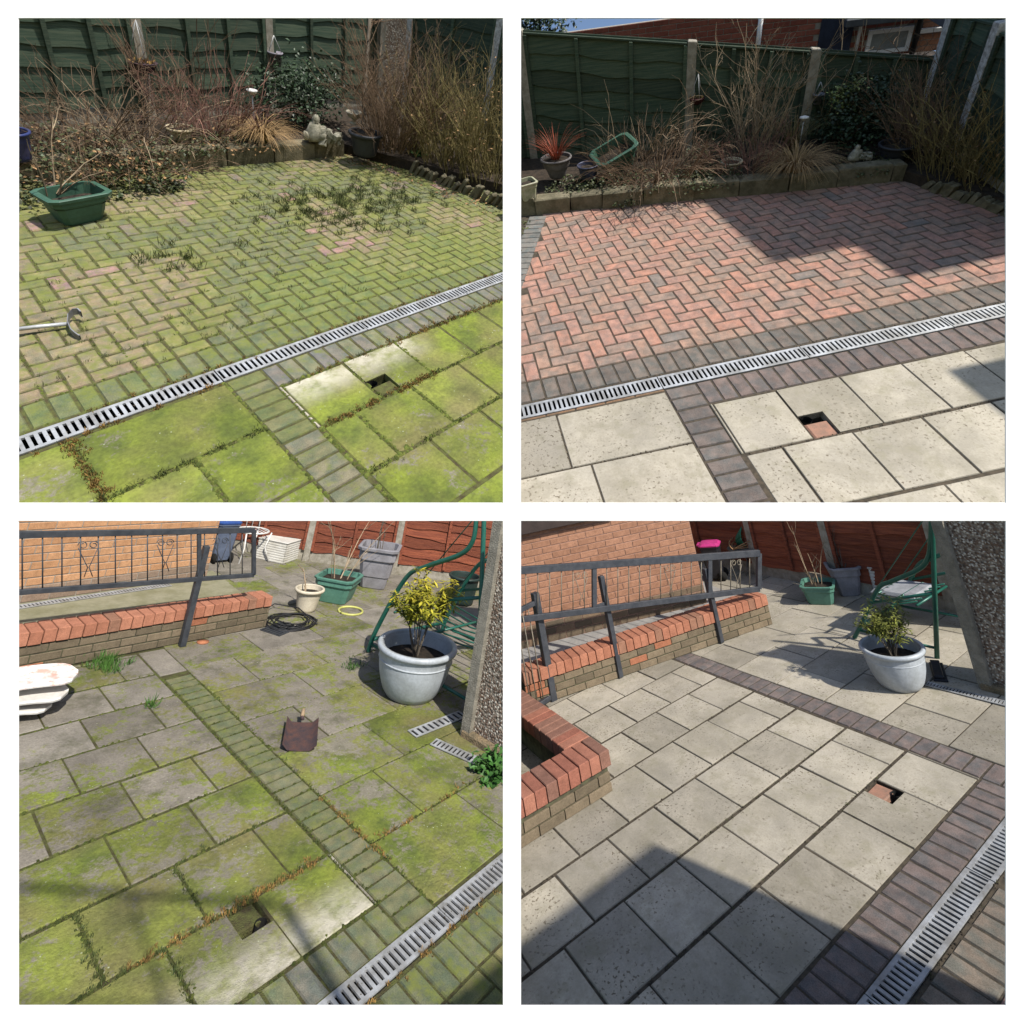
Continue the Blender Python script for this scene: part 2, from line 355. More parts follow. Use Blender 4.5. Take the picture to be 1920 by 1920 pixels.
ROWS = [(-.36,-.775,0),(-.785,-1.197,1),(-1.207,-1.615,0),(-1.625,-2.035,1),(-2.045,-2.45,0),(-2.46,-2.87,1),(-2.88,-3.29,0),(-3.30,-3.71,1),(-3.72,-4.1,0)]
def right_slabs(P, parent, mats, ymin, j, xmax=4.2):
    for y1, y0, odd in ROWS:
        if y1 < ymin: continue
        y0 = max(y0, ymin)
        xs = [.232]+([.445] if odd else [])+[(.445 if odd else .232)+.411*(k+1) for k in range(10)]
        for a, c in zip(xs, xs[1:]):
            if a > xmax: break
            slab(P, parent, a, y0, c, y1, R_.choice(mats), j, hole=(y1 == -.36 and abs(a-.643) < .02))
def left_slabs(P, parent, mats, ymin, xmin, j, W=.62, D=.452):
    y = -.165; k = 0
    while y > ymin:
        y0 = max(ymin, y-D); x = 0; first = (.74 if k == 0 else (.36 if k % 2 else W)); k += 1
        while x > xmin:
            ww = first if x == 0 else W; slab(P, parent, x-ww, y0, x, y, R_.choice(mats), j); x -= ww
        y = y0
def drain(P, label, x0, x1, ya=-.142, yb=-.018, end0=0.):
    t = thing(P, 'drain_channel', label, 'drain', (0,0,0))
    b = B(); b.box(x0, ya-.006, -.12, x1, ya, -.006); b.box(x0, yb, -.12, x1, yb+.006, -.006); b.box(x0, ya, -.13, x1, yb, -.12)
    part(b, 'channel', M_DARK, P, t)
    g = B(); W = yb-ya; L = .995; n = 31; p = L/n
    g.box(.002, 0, -.012, L, .019, 0); g.box(.002, W-.019, -.012, L, W, 0)
    for i in range(n+1):
        c = i*p; g.box(max(.002, c-.0085), .019, -.010, min(L, c+.0085), W-.019, -.001)
    me = g.data('grate', M_ZINC); x = end0-math.ceil(end0-x0)
    while x < x1:
        link('grate', me, P, t, (x, ya, .001+R_.uniform(-.001,.002)), R_.uniform(-.0015,.0015)); x += 1.0
    return t
def hole_fill(P, label, clean):
    c = P and (.73, -.69)
    t = thing(P, 'drain_hole', label, 'drain hole', (.645,-.775,0))
    b = B(); b.box(0,0,-.10,.155,.175,-.085); part(b, 'pit', M_DARK, P, t)
    b = B(); b.cbox(.012, .006, -.06, .15, .118, -.014, .006, jit=.004); part(b, 'brick', plain('worn_red_brick', (.36,.19,.13), (.24,.15,.11), 20, .9) if clean else M_JOINTM, P, t)
    b = B(); b.tube([(.04,.142,-.08),(.04,.142,-.004)], .027, n=14, cap=False); part(b, 'pipe', M_DARK, P, t)
def tufts(P, name, spots, mat, label, hmin=.02, hmax=.06, nb=14, w=.004, spread=.03):
    b = B()
    for x, y in spots:
        s = R_.uniform(.5, 1.2)
        for _ in range(nb):
            a = R_.uniform(0, 6.28); r = R_.random()**.7*spread*s; h = R_.uniform(hmin, hmax)*s
            p = Vector((x+r*math.cos(a), y+r*math.sin(a), -.004)); d = Vector((R_.uniform(-.6,.6), R_.uniform(-.6,.6), 1))
            b.leaf(p, d, Vector((R_.uniform(-1,1),R_.uniform(-1,1),.1)), h, w*R_.uniform(.7,1.6))
    if not b.f: return
    o = link(name, b.data(name, mat), P); o['kind'] = 'stuff'; o['label'] = label; o['category'] = 'weeds'
    return o
def cushions(P, name, spots, mat, label, r0=.006, r1=.022, h=.5):
    b = B()
    for x, y in spots:
        r = R_.uniform(r0, r1)*R_.uniform(.6,1.); n = 7; z = r*h*R_.uniform(.5,1.)
        ring = [Vector((x+r*R_.uniform(.6,1.25)*math.cos(k*6.283/n), y+r*R_.uniform(.6,1.25)*math.sin(k*6.283/n), -.006)) for k in range(n)]
        mid = [Vector((x,y,0)).lerp(v, .6)+Vector((0,0,z*.8)) for v in ring]
        b.add(ring+mid+[Vector((x,y,z))], [(k,(k+1)%n,n+(k+1)%n,n+k) for k in range(n)]+[(n+k,n+(k+1)%n,2*n) for k in range(n)], True)
    o = link(name, b.data(name, mat), P); o['kind'] = 'stuff'; o['label'] = label; o['category'] = 'moss'; return o
M_CUSH = plain('moss_cushion', (.075,.105,.02), (.13,.145,.03), 60, .95, 1., .01, island=.45)
M_CRUMB = plain('joint_dirt', (.075,.06,.042), (.12,.10,.07), 60, .95, 1., .01, island=.4)
def bed_sheet(P, name, mat, x0, x1, y0, y1, z): return struct(B().box(x0, y0, z-.06, x1, y1, z), name, mat, P)
def bed_boxes(P, name, mat, boxes, z=-.006):
    b = B()
    for x0, y0, x1, y1 in boxes: b.box(x0, y0, z-.1, x1, y1, z)
    return struct(b, name, mat, P)

# ------------------------------------------------------------------ fences, walls, bricks
def frame_on(p0, p1):                                  # local frame: x along p0->p1, z up
    d = Vector((p1[0]-p0[0], p1[1]-p0[1], 0)); return Matrix.Translation((p0[0], p0[1], 0)) @ Matrix.Rotation(math.atan2(d.y, d.x), 4, 'Z'), d.length
def fence(P, label, p0, p1, posts, z0, tops, mat, postmat, side=-1, nb=9, gravel=True, batten=3, cap=True, name='panel_fence', rake=0.):
    """lapped board panels between concrete posts; posts = distances along the line, tops = top height of every bay"""
    m, L = frame_on(p0, p1)
    t = thing(P, name, label, 'fence', m=m)
    for i in range(len(posts)-1):
        a, c, h = posts[i]+.05, posts[i+1]-.05, tops[i]; zb = z0+(.16 if gravel else .02)
        if gravel: part(B().cbox(a-.03, -.02, z0-.15, c+.03, .03, zb, .006), 'gravel_board', M_CONC, P, t)
        bh = (h-zb)/nb; n = 14
        for k in range(nb):
            b = B(); s1, s2 = R_.uniform(0,9), R_.uniform(0,9); ze = zb+k*bh; vs = []; fs = []
            for q in range(n+1):
                x = a+(c-a)*q/n; wv = .016*math.sin(x*5+s1)+.010*math.sin(x*13+s2)
                zl = ze+wv-.01; zu = ze+bh*1.25; y1 = side*.012; y2 = side*.034
                vs += [(x, y2, zl), (x, y1, zu), (x, y2-side*.012, zl), (x, y1-side*.012, zu)]
            for q in range(n):
                o = q*4; fs += [(o,o+4,o+5,o+1),(o+2,o+3,o+7,o+6),(o,o+2,o+6,o+4),(o+1,o+5,o+7,o+3)]
            fs += [(0,1,3,2),(n*4,n*4+2,n*4+3,n*4+1)]
            part(b.add(vs, fs), 'board', mat, P, t)
        for k in range(batten):
            x = a+(c-a)*(k/(batten-1) if batten > 1 else .5); x = min(max(x, a+.02), c-.02)
            part(B().cbox(x-.02, min(side*.036, side*.062), zb, x+.02, max(side*.036, side*.062), h, .004), 'batten', mat, P, t)
        if cap: part(B().cbox(a, -.045, h+.002, c, .045, h+.026, .004), 'capping_rail', mat, P, t)
    for i, x in enumerate(posts):
        h = max(tops[max(0,i-1)], tops[min(i,len(tops)-1)])+.05
        b = B().cbox(x-.048, min(side*.066,-side*.05), z0-.2, x+.048, max(side*.066,-side*.05), h, .008); part(b, 'post', postmat, P, t)
    if rake:
        for ch in t.children: ch.data.transform(Matrix(((1,0,0,0),(0,1,0,0),(rake,0,1,0),(0,0,0,1))))
    return t
def brick_mesh(L, D, H, mat, j=.0045):
    k = ('bk', round(L,3), round(D,3), round(H,3), mat.name)
    if k not in MATS: MATS[k] = B().cbox(-L/2+j, -D/2, j, L/2-j, D/2, H-j, .004, jit=.001).data('brick', mat)
    return MATS[k]
def brick_mat(name, vary=.3):
    t = NT(name); v = t.vec(True); c = t.tint(); f = t.noise(v, 110, 3, .7); g = t.noise(v, 16, 5, .65)
    c = t.mix(.6, c, t.ramp(f, [(.3,.55),(.6,1.1)]), 'MULTIPLY'); c = t.mix(.55, c, t.ramp(g, [(.3,.55),(.7,1.15)]), 'MULTIPLY')
    return t.out(c, .9, f, .6, .004, spec=.2)
M_BRICK = brick_mat('clay_brick')
M_MORTAR = plain('mortar', (.34,.31,.27), (.24,.22,.19), 22, .95)
M_MORTARD = plain('mossy_mortar', (.10,.10,.055), (.055,.05,.035), 22, .95)
def brick_wall(P, t, L, H, z0, colf, mortar, bl=.225, bh=.075, D=.1, skip=None, nm='brick', x0=0):
    n = int(H/bh+.01)
    b = B(); b.box(x0, -D/2+.006, z0, L, D/2-.006, z0+n*bh); part(b, 'mortar', mortar, P, t)
    for r in range(n):
        x = x0-(bl/2 if r % 2 else 0)
        while x < L-.02:
            a, c = max(x, x0), min(x+bl, L)
            if c-a > .03 and not (skip and skip((a+c)/2, z0+(r+.5)*bh)):
                q = t.matrix_world if False else None
                o = link(nm, brick_mesh(c-a, D, bh, M_BRICK), P, t, ((a+c)/2, 0, z0+r*bh)); o.color = (*colf((a+c)/2, r),1)
            x += bl
def coping(P, t, L, z, W, H, colf, p=.078, y=0, x0=0, gaps=()):
    x = x0
    while x < L-.03:
        if not any(a < x+p/2 < c for a, c in gaps):
            o = link('coping_brick', brick_mesh(p, W, H, M_BRICK, .004), P, t, m=Matrix.Translation((x+p/2, y+R_.uniform(-.004,.004), z+R_.uniform(-.002,.003))) @ Matrix.Rotation(R_.uniform(-.015,.015), 4, 'Z')); o.color = (*colf(x, 9),1)
        x += p

# ------------------------------------------------------------------ plants
def twig(b, p, d, L, r, droop=0, wob=.12, seg=5, n=3, rng=R_, branch=0, bl=.5):
    pts = [Vector(p)]; d = Vector(d).normalized(); st = L/seg
    for i in range(seg):
        d = (d+Vector((rng.uniform(-wob,wob), rng.uniform(-wob,wob), rng.uniform(-wob,wob)-droop*(i+1)/seg))).normalized()
        pts.append(pts[-1]+d*st)
    b.tube(pts, r, r*.35, n, cap=False, smooth=False)
    for _ in range(branch):
        i = rng.randint(1, seg-1); dd = (pts[i+1]-pts[i]).normalized()+Vector((rng.uniform(-.8,.8), rng.uniform(-.8,.8), rng.uniform(-.3,.7)))
        twig(b, pts[i], dd, L*bl*rng.uniform(.4,1), r*.6, droop*.6, wob*1.5, max(3,seg-2), n, rng, branch//2, .55)
    return pts
def shrub(P, name, label, base, n, H, sp, mat, droop=.0, r=.004, wob=.14, branch=2, foot=.08, leaf=None, nl=0, ls=.03, lean=(0,0), cat='shrub', low=.25, seg=6, elong=1., hmin=.55):
    t = thing(P, name, label, cat, base); b = B(); tips = []
    for i in range(int(n*.72)):
        a = R_.uniform(0, 6.28); q = math.sqrt(R_.random()); d = Vector((math.cos(a)*q*sp*elong+lean[0], math.sin(a)*q*sp+lean[1], 1))
        f = R_.random()**.6*foot*1.6; p = (math.cos(a)*f*elong*1.5, math.sin(a)*f, -.02)
        pts = twig(b, p, d, H*R_.uniform(hmin*.6,1.08), r*R_.uniform(.6,1.45), droop*R_.uniform(.2,1.7), wob*R_.uniform(.8,1.7), seg, 3, R_, branch); tips += pts[2:]
    part(b, 'stems', mat, P, t)
    if leaf:
        c = B()
        for i in range(nl):
            p = R_.choice(tips)+Vector((R_.uniform(-1,1),R_.uniform(-1,1),R_.uniform(-1,1)))*ls*.8
            c.leaf(p, Vector((R_.uniform(-1,1),R_.uniform(-1,1),R_.uniform(-.8,.6))), Vector((R_.uniform(-.5,.5),R_.uniform(-.5,.5),1)), ls*R_.uniform(.6,1.2), ls*R_.uniform(.3,.6))
        part(c, 'leaves', leaf, P, t)
    return t
def grass(P, name, label, base, n, H, mat, droop=.5, w=.006, sp=.6, cat='ornamental grass', foot=.1):
    t = thing(P, name, label, cat, base); b = B()
    for i in range(n):
        a = R_.uniform(0,6.28); d = Vector((math.cos(a)*sp*R_.random(), math.sin(a)*sp*R_.random(), 1)).normalized(); f = foot*R_.random()
        p = Vector((math.cos(a)*f, math.sin(a)*f, 0)); L = H*R_.uniform(.6,1.15); ww = w*R_.uniform(.7,1.4); sd = Vector((-math.sin(a), math.cos(a), 0)); vs = [p-sd*ww, p+sd*ww]
        seg = 5
        for k in range(seg):
            d = (d+Vector((math.cos(a)*.16*droop*(k+1), math.sin(a)*.16*droop*(k+1), -.30*droop*(k+1)*.55))).normalized(); p = p+d*L/seg
            q = ww*(1-(k+1)/seg*.9); vs += [p-sd*q, p+sd*q]
        b.add(vs, [(2*k,2*k+1,2*k+3,2*k+2) for k in range(seg)])
    part(b, 'blades', mat, P, t); return t
def foliage(P, name, label, cen, rad, n, leaf, ls, stem=None, cat='evergreen bush', kind=None, hollow=.35, flat=1.):
    """leaf-sized faces gathered in clumps through the crown's volume"""
    t = thing(P, name, label, cat, (cen[0],cen[1],cen[2])); c = B(); cl = []
    for i in range(max(8, n//60)):
        v = Vector((R_.gauss(0,1),R_.gauss(0,1),R_.gauss(0,1))).normalized()*(hollow+(1-hollow)*R_.random()**.5)
        cl.append(Vector((v.x*rad[0], v.y*rad[1], v.z*rad[2])))
    for i in range(n):
        q = R_.choice(cl); s = .22*max(rad)
        p = q+Vector((R_.gauss(0,s),R_.gauss(0,s),R_.gauss(0,s*.8)*flat))
        c.leaf(p, Vector((R_.uniform(-1,1),R_.uniform(-1,1),R_.uniform(-1,.5))), Vector((R_.uniform(-.6,.6),R_.uniform(-.6,.6),1)), ls*R_.uniform(.6,1.25), ls*R_.uniform(.5,.85))
    part(c, 'leaves', leaf, P, t)
    b = B()
    for q in cl[::3]: twig(b, (R_.uniform(-.05,.05),R_.uniform(-.05,.05),-rad[2]), q-Vector((0,0,-rad[2])), (q+Vector((0,0,rad[2]))).length, .006, 0, .08, 5)
    part(b, 'stems', stem or M_TWIG, P, t)
    return t
def ivy(P, label, spots, n, ls, leaf=None, twn=0, zf=None, name='ivy'):
    c = B()
    for i in range(n):
        x, y, z, r, hh = R_.choice(spots); a = R_.uniform(0,6.28); q = math.sqrt(R_.random())*r
        p = Vector((x+q*math.cos(a), y+q*math.sin(a), z+R_.random()**1.5*hh*(1-.6*q/r)))
        c.leaf(p, Vector((R_.uniform(-1,1),R_.uniform(-1,1),R_.uniform(-.9,.3))), Vector((R_.uniform(-.6,.6),R_.uniform(-.6,.6),1)), ls*R_.uniform(.6,1.3), ls*R_.uniform(.6,.95))
    o = link(name, c.data(name, leaf or M_IVY), P); o['kind'] = 'stuff'; o['label'] = label; o['category'] = 'ground cover'; return o

# ------------------------------------------------------------------ pots and small things
def potmat(n, c, c2=None, r=.5, s=9): return plain(n, c, c2, s, r, .15, .004, spec=.4)
def round_pot(P, name, label, base, R0, R1, H, mat, rim=.03, soil=.82, cat='plant pot', bulge=0, tilt=None, band=False):
    m = Matrix.Translation(base)
    if tilt: m = m @ tilt
    t = thing(P, name, label, cat, m=m); pr = [(R0*.9,0),(R0,.008)]
    for k in range(1,8): f = k/8; pr.append((R0+(R1-R0)*(f**(.75 if bulge else 1))+bulge*math.sin(f*math.pi), H*f))
    pr += [(R1,H-rim*1.3)]
    b = B(); b.lathe(pr, 36); b.lathe([(R1*.94,H*.98),(R1*.90,H*.6),(R0*.9,H*.2),(0,H*.2)], 36)
    part(b, 'pot_body', mat, P, t)
    rp = [(R1-.001,H-rim*1.3),(R1+rim*.55,H-rim*1.15),(R1+rim*.75,H-rim*.6),(R1+rim*.6,H-rim*.1),(R1+rim*.2,H),(R1*.95,H-.003),(R1*.93,H-rim)]
    part(B().lathe(rp, 36), 'rim', mat, P, t)
    if band: part(B().lathe([(R1*.985,H*.70),(R1*1.0,H*.71),(R1*1.0,H*.725),(R1*.985,H*.735)], 36), 'band', mat, P, t)
    b = B(); b.lathe([(R1*.92,H*soil-.012),(R1*.5,H*soil),(0,H*soil+.006)], 24); part(b, 'soil', M_SOIL, P, t)
    return t
def square_pot(P, name, label, base, A0, A1, H, mat, rz=0, asp=1, rim=.035, soil=.8, cat='planter', tilt=None):
    m = Matrix.Translation(base) @ Matrix.Rotation(rz, 4, 'Z')
    if tilt: m = m @ tilt
    t = thing(P, name, label, cat, m=m)
    b = B(); b.sq([(0,.002),(A0*.94,0),(A0,.012),(A0+(A1-A0)*.35,H*.33),(A0+(A1-A0)*.68,H*.68),(A1*.985,H*.70),(A1*.995,H*.72),(A1,H-rim)], None, asp)
    b.sq([(A1*.93,H*.99),(A1*.88,H*.6),(A1*.8,H*.3)], None, asp); part(b, 'pot_body', mat, P, t)
    b = B(); b.sq([(A1-.002,H-rim),(A1+rim*.6,H-rim*.9),(A1+rim*.7,H-rim*.15),(A1+rim*.4,H),(A1*.94,H),(A1*.92,H-rim)], None, asp); part(b, 'rim', mat, P, t)
    b = B(); b.sq([(A1*.91,H*soil),(A1*.4,H*soil+.012),(0.001,H*soil+.016)], None, asp); part(b, 'soil', M_SOIL, P, t)
    return t
def stems_in(P, label, base, n, H, mat, sp=.35, r=.005, branch=2, name='bare_shrub', wob=.12, leaf=None, nl=0, ls=.03, foot=.03):
    return shrub(P, name, label, base, n, H, sp, mat, 0, r, wob, branch, foot, leaf, nl, ls)
# ================================================================== shared builders for the two upper plots (block-paved corner with flower bed)
def stone_wall(P, label, p0, p1, h, D=.16, n=.42):
    m, L = frame_on(p0, p1); t = thing(P, 'bed_wall', label, 'low wall', m=m); x = 0
    while x < L:
        ww = n*R_.uniform(.75,1.25); b = B(); hh = h*R_.uniform(.93,1.05)
        b.cbox(x+.004, R_.uniform(-.012,.012), -.02, min(x+ww-.004, L), D, hh, .014, jit=.007); part(b, 'stone', M_STONE, P, t); x += ww
    return t
def edging(P, label, p0, p1, n, h=.14):
    m, L = frame_on(p0, p1); t = thing(P, 'stone_edging', label, 'edging', m=m)
    for i in range(n):
        x = L*i/n; b = B(); r = Matrix.Translation((x, R_.uniform(-.02,.02), -.02)) @ Matrix.Rotation(R_.uniform(.25,.6), 4, 'Y') @ Matrix.Rotation(R_.uniform(-.2,.2), 4, 'Z')
        b.cbox(-.022, -.045, 0, .022, .045, h*R_.uniform(.75,1.2), .012, r, jit=.008); part(b, 'stone', M_STONE, P, t)
    return t
def hanging_basket(P, label, p, s, mat, chains=True):
    t = thing(P, 'hanging_basket', label, 'hanging basket', p)
    part(B().lathe([(0,-s*.75),(s*.45,-s*.7),(s*.8,-s*.4),(s,0),(s*1.06,.01),(s*.98,.015),(s*.9,-.02),(0,-.03)], 20), 'bowl', mat, P, t)
    b = B()
    for k in range(3):
        a = k*2.1+.4; b.tube([(s*math.cos(a), s*math.sin(a), .0), (0,0,s*3.1)], .0035, n=4)
    part(b, 'chain', M_ZINC, P, t); c = B()
    for i in range(40): c.leaf(Vector((R_.uniform(-s,s)*.7,R_.uniform(-s,s)*.7,0)), Vector((R_.uniform(-1,1),R_.uniform(-1,1),.5)), Vector((0,0,1)), s*.5, s*.2)
    part(c, 'leaves', M_DRYW, P, t); return t
def hanging_pot(P, label, p, s, mat):
    t = thing(P, 'hanging_pot', label, 'hanging pot', p)
    part(B().lathe([(0,-s*1.9),(s*.72,-s*1.9),(s*.95,-.2*s),(s*1.1,-.2*s),(s*1.1,.05*s),(s*.95,.05*s),(s*.9,-s*.3),(0,-s*.3)], 20), 'pot_body', mat, P, t)
    b = B()
    for k in (-1,1): b.tube([(s*k,0,0),(0,s*.2,s*2.2)], .005, n=4)
    part(b, 'hanger', M_ZINC, P, t); return t
def solar_light(P, label, p, h, s):
    t = thing(P, 'solar_light', label, 'garden light', p)
    part(B().tube([(0,0,0),(0,0,h)], s*.12, n=8), 'stake', M_ZINC, P, t)
    part(B().lathe([(0,h),(s*.5,h+.002),(s*.5,h+s*.5),(s,h+s*.55),(s*.95,h+s*.8),(s*.5,h+s*.95),(0,h+s)], 18), 'lamp_head', plain('white_plastic', (.72,.72,.7), None, 8, .4), P, t); return t
def urn(P, label, p, s):
    t = thing(P, 'stone_urn', label, 'urn', p); mt = plain('pale_weathered_stone', (.52,.49,.40), (.33,.31,.24), 14, .9, .5, .01)
    part(B().lathe([(0,0),(s*.55,0),(s*.55,s*.18),(s*.3,s*.3),(s*.22,s*.5),(s*.4,s*.65)], 20), 'foot', mt, P, t)
    part(B().lathe([(s*.4,s*.65),(s*.85,s*.9),(s*.95,s*1.3),(s*1.12,s*1.42),(s*1.1,s*1.52),(s*.85,s*1.5),(s*.8,s*1.2),(0,s*1.15)], 20), 'bowl', mt, P, t); return t
def statue(P, label, p, s, rz=0):
    """small weathered garden ornament: a hunched seated figure beside a pile of carved rocks"""
    t = thing(P, 'garden_ornament', label, 'ornament', p, rz); mt = plain('grey_cast_stone', (.36,.34,.27), (.17,.165,.12), 16, .95, 1., .02)
    b = B()
    b.lathe([(0,0),(s*.42,0),(s*.46,s*.2),(s*.40,s*.45),(s*.34,s*.62),(s*.25,s*.78),(s*.17,s*.86),(s*.19,s*.98),(s*.15,s*1.12),(s*.06,s*1.22),(0,s*1.24)], 12, Matrix.Rotation(.12,4,'Y'))
    b.lathe([(0,0),(s*.2,s*.05),(s*.22,s*.25),(s*.12,s*.42),(0,s*.46)], 9, Matrix.Translation((s*.3,-s*.2,s*.06)) @ Matrix.Rotation(.5,4,'Y')); b.lathe([(0,0),(s*.16,s*.05),(s*.18,s*.2),(s*.08,s*.4),(0,s*.42)], 9, Matrix.Translation((-s*.28,-s*.22,s*.05)) @ Matrix.Rotation(-.4,4,'Y'))
    b.v = [(x+R_.gauss(0,s*.025), y+R_.gauss(0,s*.025), z+R_.gauss(0,s*.02)) for x, y, z in b.v]
    part(b, 'figure', mt, P, t)
    b = B()
    for i in range(22):
        u = R_.random(); r = Matrix.Translation((s*(.3+1.0*u), s*R_.uniform(-.35,.35), s*R_.uniform(.0,.62)*(1-u*.55))) @ Matrix.Rotation(R_.uniform(0,3),4,'Z') @ Matrix.Rotation(R_.uniform(-.7,.7),4,'X'); q = s*R_.uniform(.07,.17)
        b.cbox(-q,-q*.8,-q*1.3,q,q*.8,q*1.3, q*.35, r, jit=q*.25)
    part(b, 'rockery', mt, P, t); return t
GREENPOT = lambda: potmat('green_plastic', (.055,.125,.085), (.04,.095,.065), .45)

# ================================================================== TL: the mossy corner before cleaning
P = PL['TL']; U = P.un
M_TLB = bed_boxes(P, 'block_paving', M_JOINTM, [(-2.4,-.016,5.2,3.3)])
pv = Paving(P, M_TLB, M_PAV_MOSS, .0055)
herringbone(pv, -2.4+.208, 4.6, .208, 3.2, col_moss); soldier(pv, -2.3, 4.6, .0, lambda x,y: lerp(col_mgrey(x,y), (.15,.175,.05), R_.random()*.6)); pv.build(300)
M_TLP = bed_boxes(P, 'patio', M_JOINTM, [(-2.4,-3.2,.645,-.144),(.80,-3.2,3.4,-.144),(.645,-3.2,.80,-.775),(.645,-.60,.80,-.144)])
pv = Paving(P, M_TLP, M_PAV_MOSS2, .005); soldier(pv, .212, 4.2, -.352, lambda x,y: lerp((.19,.165,.15), (.20,.20,.11), R_.random())); ladder(pv, 0, -.15, -2.6, col_strip_m); pv.build(300)
right_slabs(P, M_TLP, [M_MOSS_TL], -2.9, .008); left_slabs(P, M_TLP, [M_MOSS_TL], -2.9, -2.2, .009, .62)
slab(P, M_TLP, .213, -.775, .231, -.358, M_SLAB_CLEAN, .001)
drain(P, 'galvanised slotted drain between mossy blocks and green mossy slabs', -2.5, 4.6)
hole_fill(P, 'dirt-filled drain hole in corner of mossy green slab', False)
# weeds and dried moss in the joints
def joint_spots(f, n):
    out = []
    for _ in range(n): out.append(f())
    return out
def band(x0, x1, y, s=.012, p=1): return lambda: (R_.uniform(x0,x1), y+R_.gauss(0,s))
def colm(x, y0, y1, s=.012): return lambda: (x+R_.gauss(0,s), R_.uniform(y0,y1))
def hb_joint():
    while True:
        x, y = R_.uniform(-1.2,4.2), R_.uniform(.25,3.0)
        if R_.random() < .12+max(0, vn(x*1.1+3, y*1.3, 9)-.42)*2.6: return (round(x/PT)*PT+R_.gauss(0,.012), .208+round((y-.208)/PT)*PT+R_.gauss(0,.012)) if R_.random() < .5 else (x, .208+round((y-.208)/PT)*PT+R_.gauss(0,.006))
tufts(P, 'joint_weeds', joint_spots(hb_joint, 1000), M_WEED, 'low dark green weeds growing in the joints of the mossy blocks', .012, .042, 9, .0028, .026)
def clump():
    u = U(R_.choice([700,690,640,600,545,735]), R_.choice([372,400,378,362,388,415])); return (u.x+R_.gauss(0,.24), u.y+R_.gauss(0,.15))
tufts(P, 'weed_clumps', joint_spots(clump, 170)+[(U(330+R_.gauss(0,45),490+R_.gauss(0,10)).xy) for _ in range(14)], M_WEED, 'taller dark weed clumps sprouting from the middle of the mossy blocks', .03, .095, 26, .005, .055)
dry = joint_spots(band(-.8,3.4,.0,.012), 60)+joint_spots(band(-.9,0,-.155,.012), 26)+joint_spots(band(.4,2.6,-.358,.016), 60)+joint_spots(band(.25,1.1,-.78,.014), 70)+joint_spots(colm(-.74,-.62,-.17,.016), 60)+joint_spots(band(1.0,2.4,-.35,.02), 40)
tufts(P, 'dried_moss', dry, M_DRYW, 'orange-brown dried moss and grass along the drain and slab joints', .008, .03, 20, .004, .02)
tufts(P, 'joint_grass', joint_spots(band(.2,2.6,-.36,.01), 60)+joint_spots(band(.3,2.2,-.78,.012), 80)+joint_spots(colm(-.74,-.9,-.17,.014), 50)+joint_spots(band(-.8,0,-.62,.01), 50)+joint_spots(band(.2,2,-1.2,.012), 60), M_WEED, 'short green grass in the joints of the mossy slabs', .01, .035, 10, .003, .02)
def hbj():
    x, y = R_.uniform(-1.2,4.2), R_.uniform(.2,3.0)
    return (x, .208+round((y-.208)/PT)*PT+R_.gauss(0,.004)) if R_.random() < .5 else (-2.192+round((x+2.192)/PT)*PT+R_.gauss(0,.004), y)
cushions(P, 'moss_cushions', joint_spots(hbj, 2600)+joint_spots(band(-1,3,.206,.005), 160)+joint_spots(band(-1,3,0,.008), 160), M_CUSH, 'green moss cushions swelling from the block joints, mossy corner', .005, .016)
cushions(P, 'slab_moss', joint_spots(band(.2,2.6,-.357,.008), 160)+joint_spots(band(.23,2.2,-.78,.008), 200)+joint_spots(band(.23,2,-1.2,.008), 180)+joint_spots(colm(-.737,-.62,-.17,.01), 90)+joint_spots(band(-.9,0,-.617,.008), 130)+joint_spots(colm(-.36,-1.06,-.62,.008), 70)+joint_spots(colm(.222,-1.6,-.36,.006), 120)+joint_spots(colm(-.004,-1.6,-.15,.006), 120)+joint_spots(colm(.65,-.78,-.36,.006), 30)+joint_spots(colm(1.06,-.78,-.36,.008), 60)+joint_spots(colm(.86,-1.2,-.78,.008), 60)+joint_spots(colm(.45,-1.2,-.78,.008), 60), M_CUSH, 'green moss cushions in the slab joints, mossy corner', .006, .022)
cushions(P, 'drain_grit', joint_spots(band(-.9,2.8,-.02,.006), 120)+joint_spots(band(-.9,2.8,-.138,.006), 120)+[(R_.uniform(-.9,2.6), R_.uniform(-.13,-.03)) for _ in range(70)], M_CRUMB, 'brown grit caught on the drain, mossy corner', .003, .009)
# raised bed
zb = .2
bw0, bw1 = (-.9,3.12), (3.0,3.12)
struct(B().poly([(-2.6,3.2),(3.05,3.2),(4.25,1.2),(5.6,-.6),(7.5,0),(7.5,7),(-2.6,7)], -.05, .12), 'flower_bed', M_SOIL, P)
stone_wall(P, 'mossy grey stone wall holding the bed behind mossy blocks', bw0, bw1, zb)
edging(P, 'row of tilted edging stones along hedge in mossy corner', U(770,322), U(948,392), 17, .17)
F0, F1 = Vector((-1.2,4.12,0)), Vector((5.6,4.95,0)); _, FL = frame_on(F0, F1)
fp = []
for px in (-60, 245, 495, 700): q = P.upl(px, 120, F0, (F1-F0).cross(Vector((0,0,1)))); fp.append((q-F0).length)
fence(P, 'dark green lapped fence behind leafless shrubs, mossy corner', F0, F1, fp, .1, [2.05]*3, M_GREEN, M_CONC, -1, 9, batten=4)
S0, S1 = Vector((4.75,4.1,0)), Vector((5.35,-.2,0))
fence(P, 'green side fence behind hedge with white-flaked post, mossy corner', S0, S1, [0,1.5,3.0,4.2], .05, [1.95]*3, M_GREEN, M_CONCW, -1, 9, batten=3)
g = P.un(742,300,.1); m, _ = frame_on((4.75,4.72),(5.6,4.35)); t = thing(P, 'garage', 'grey pebbledash garage end beyond fence, mossy corner', 'garage', m=m)
M_PEB = None
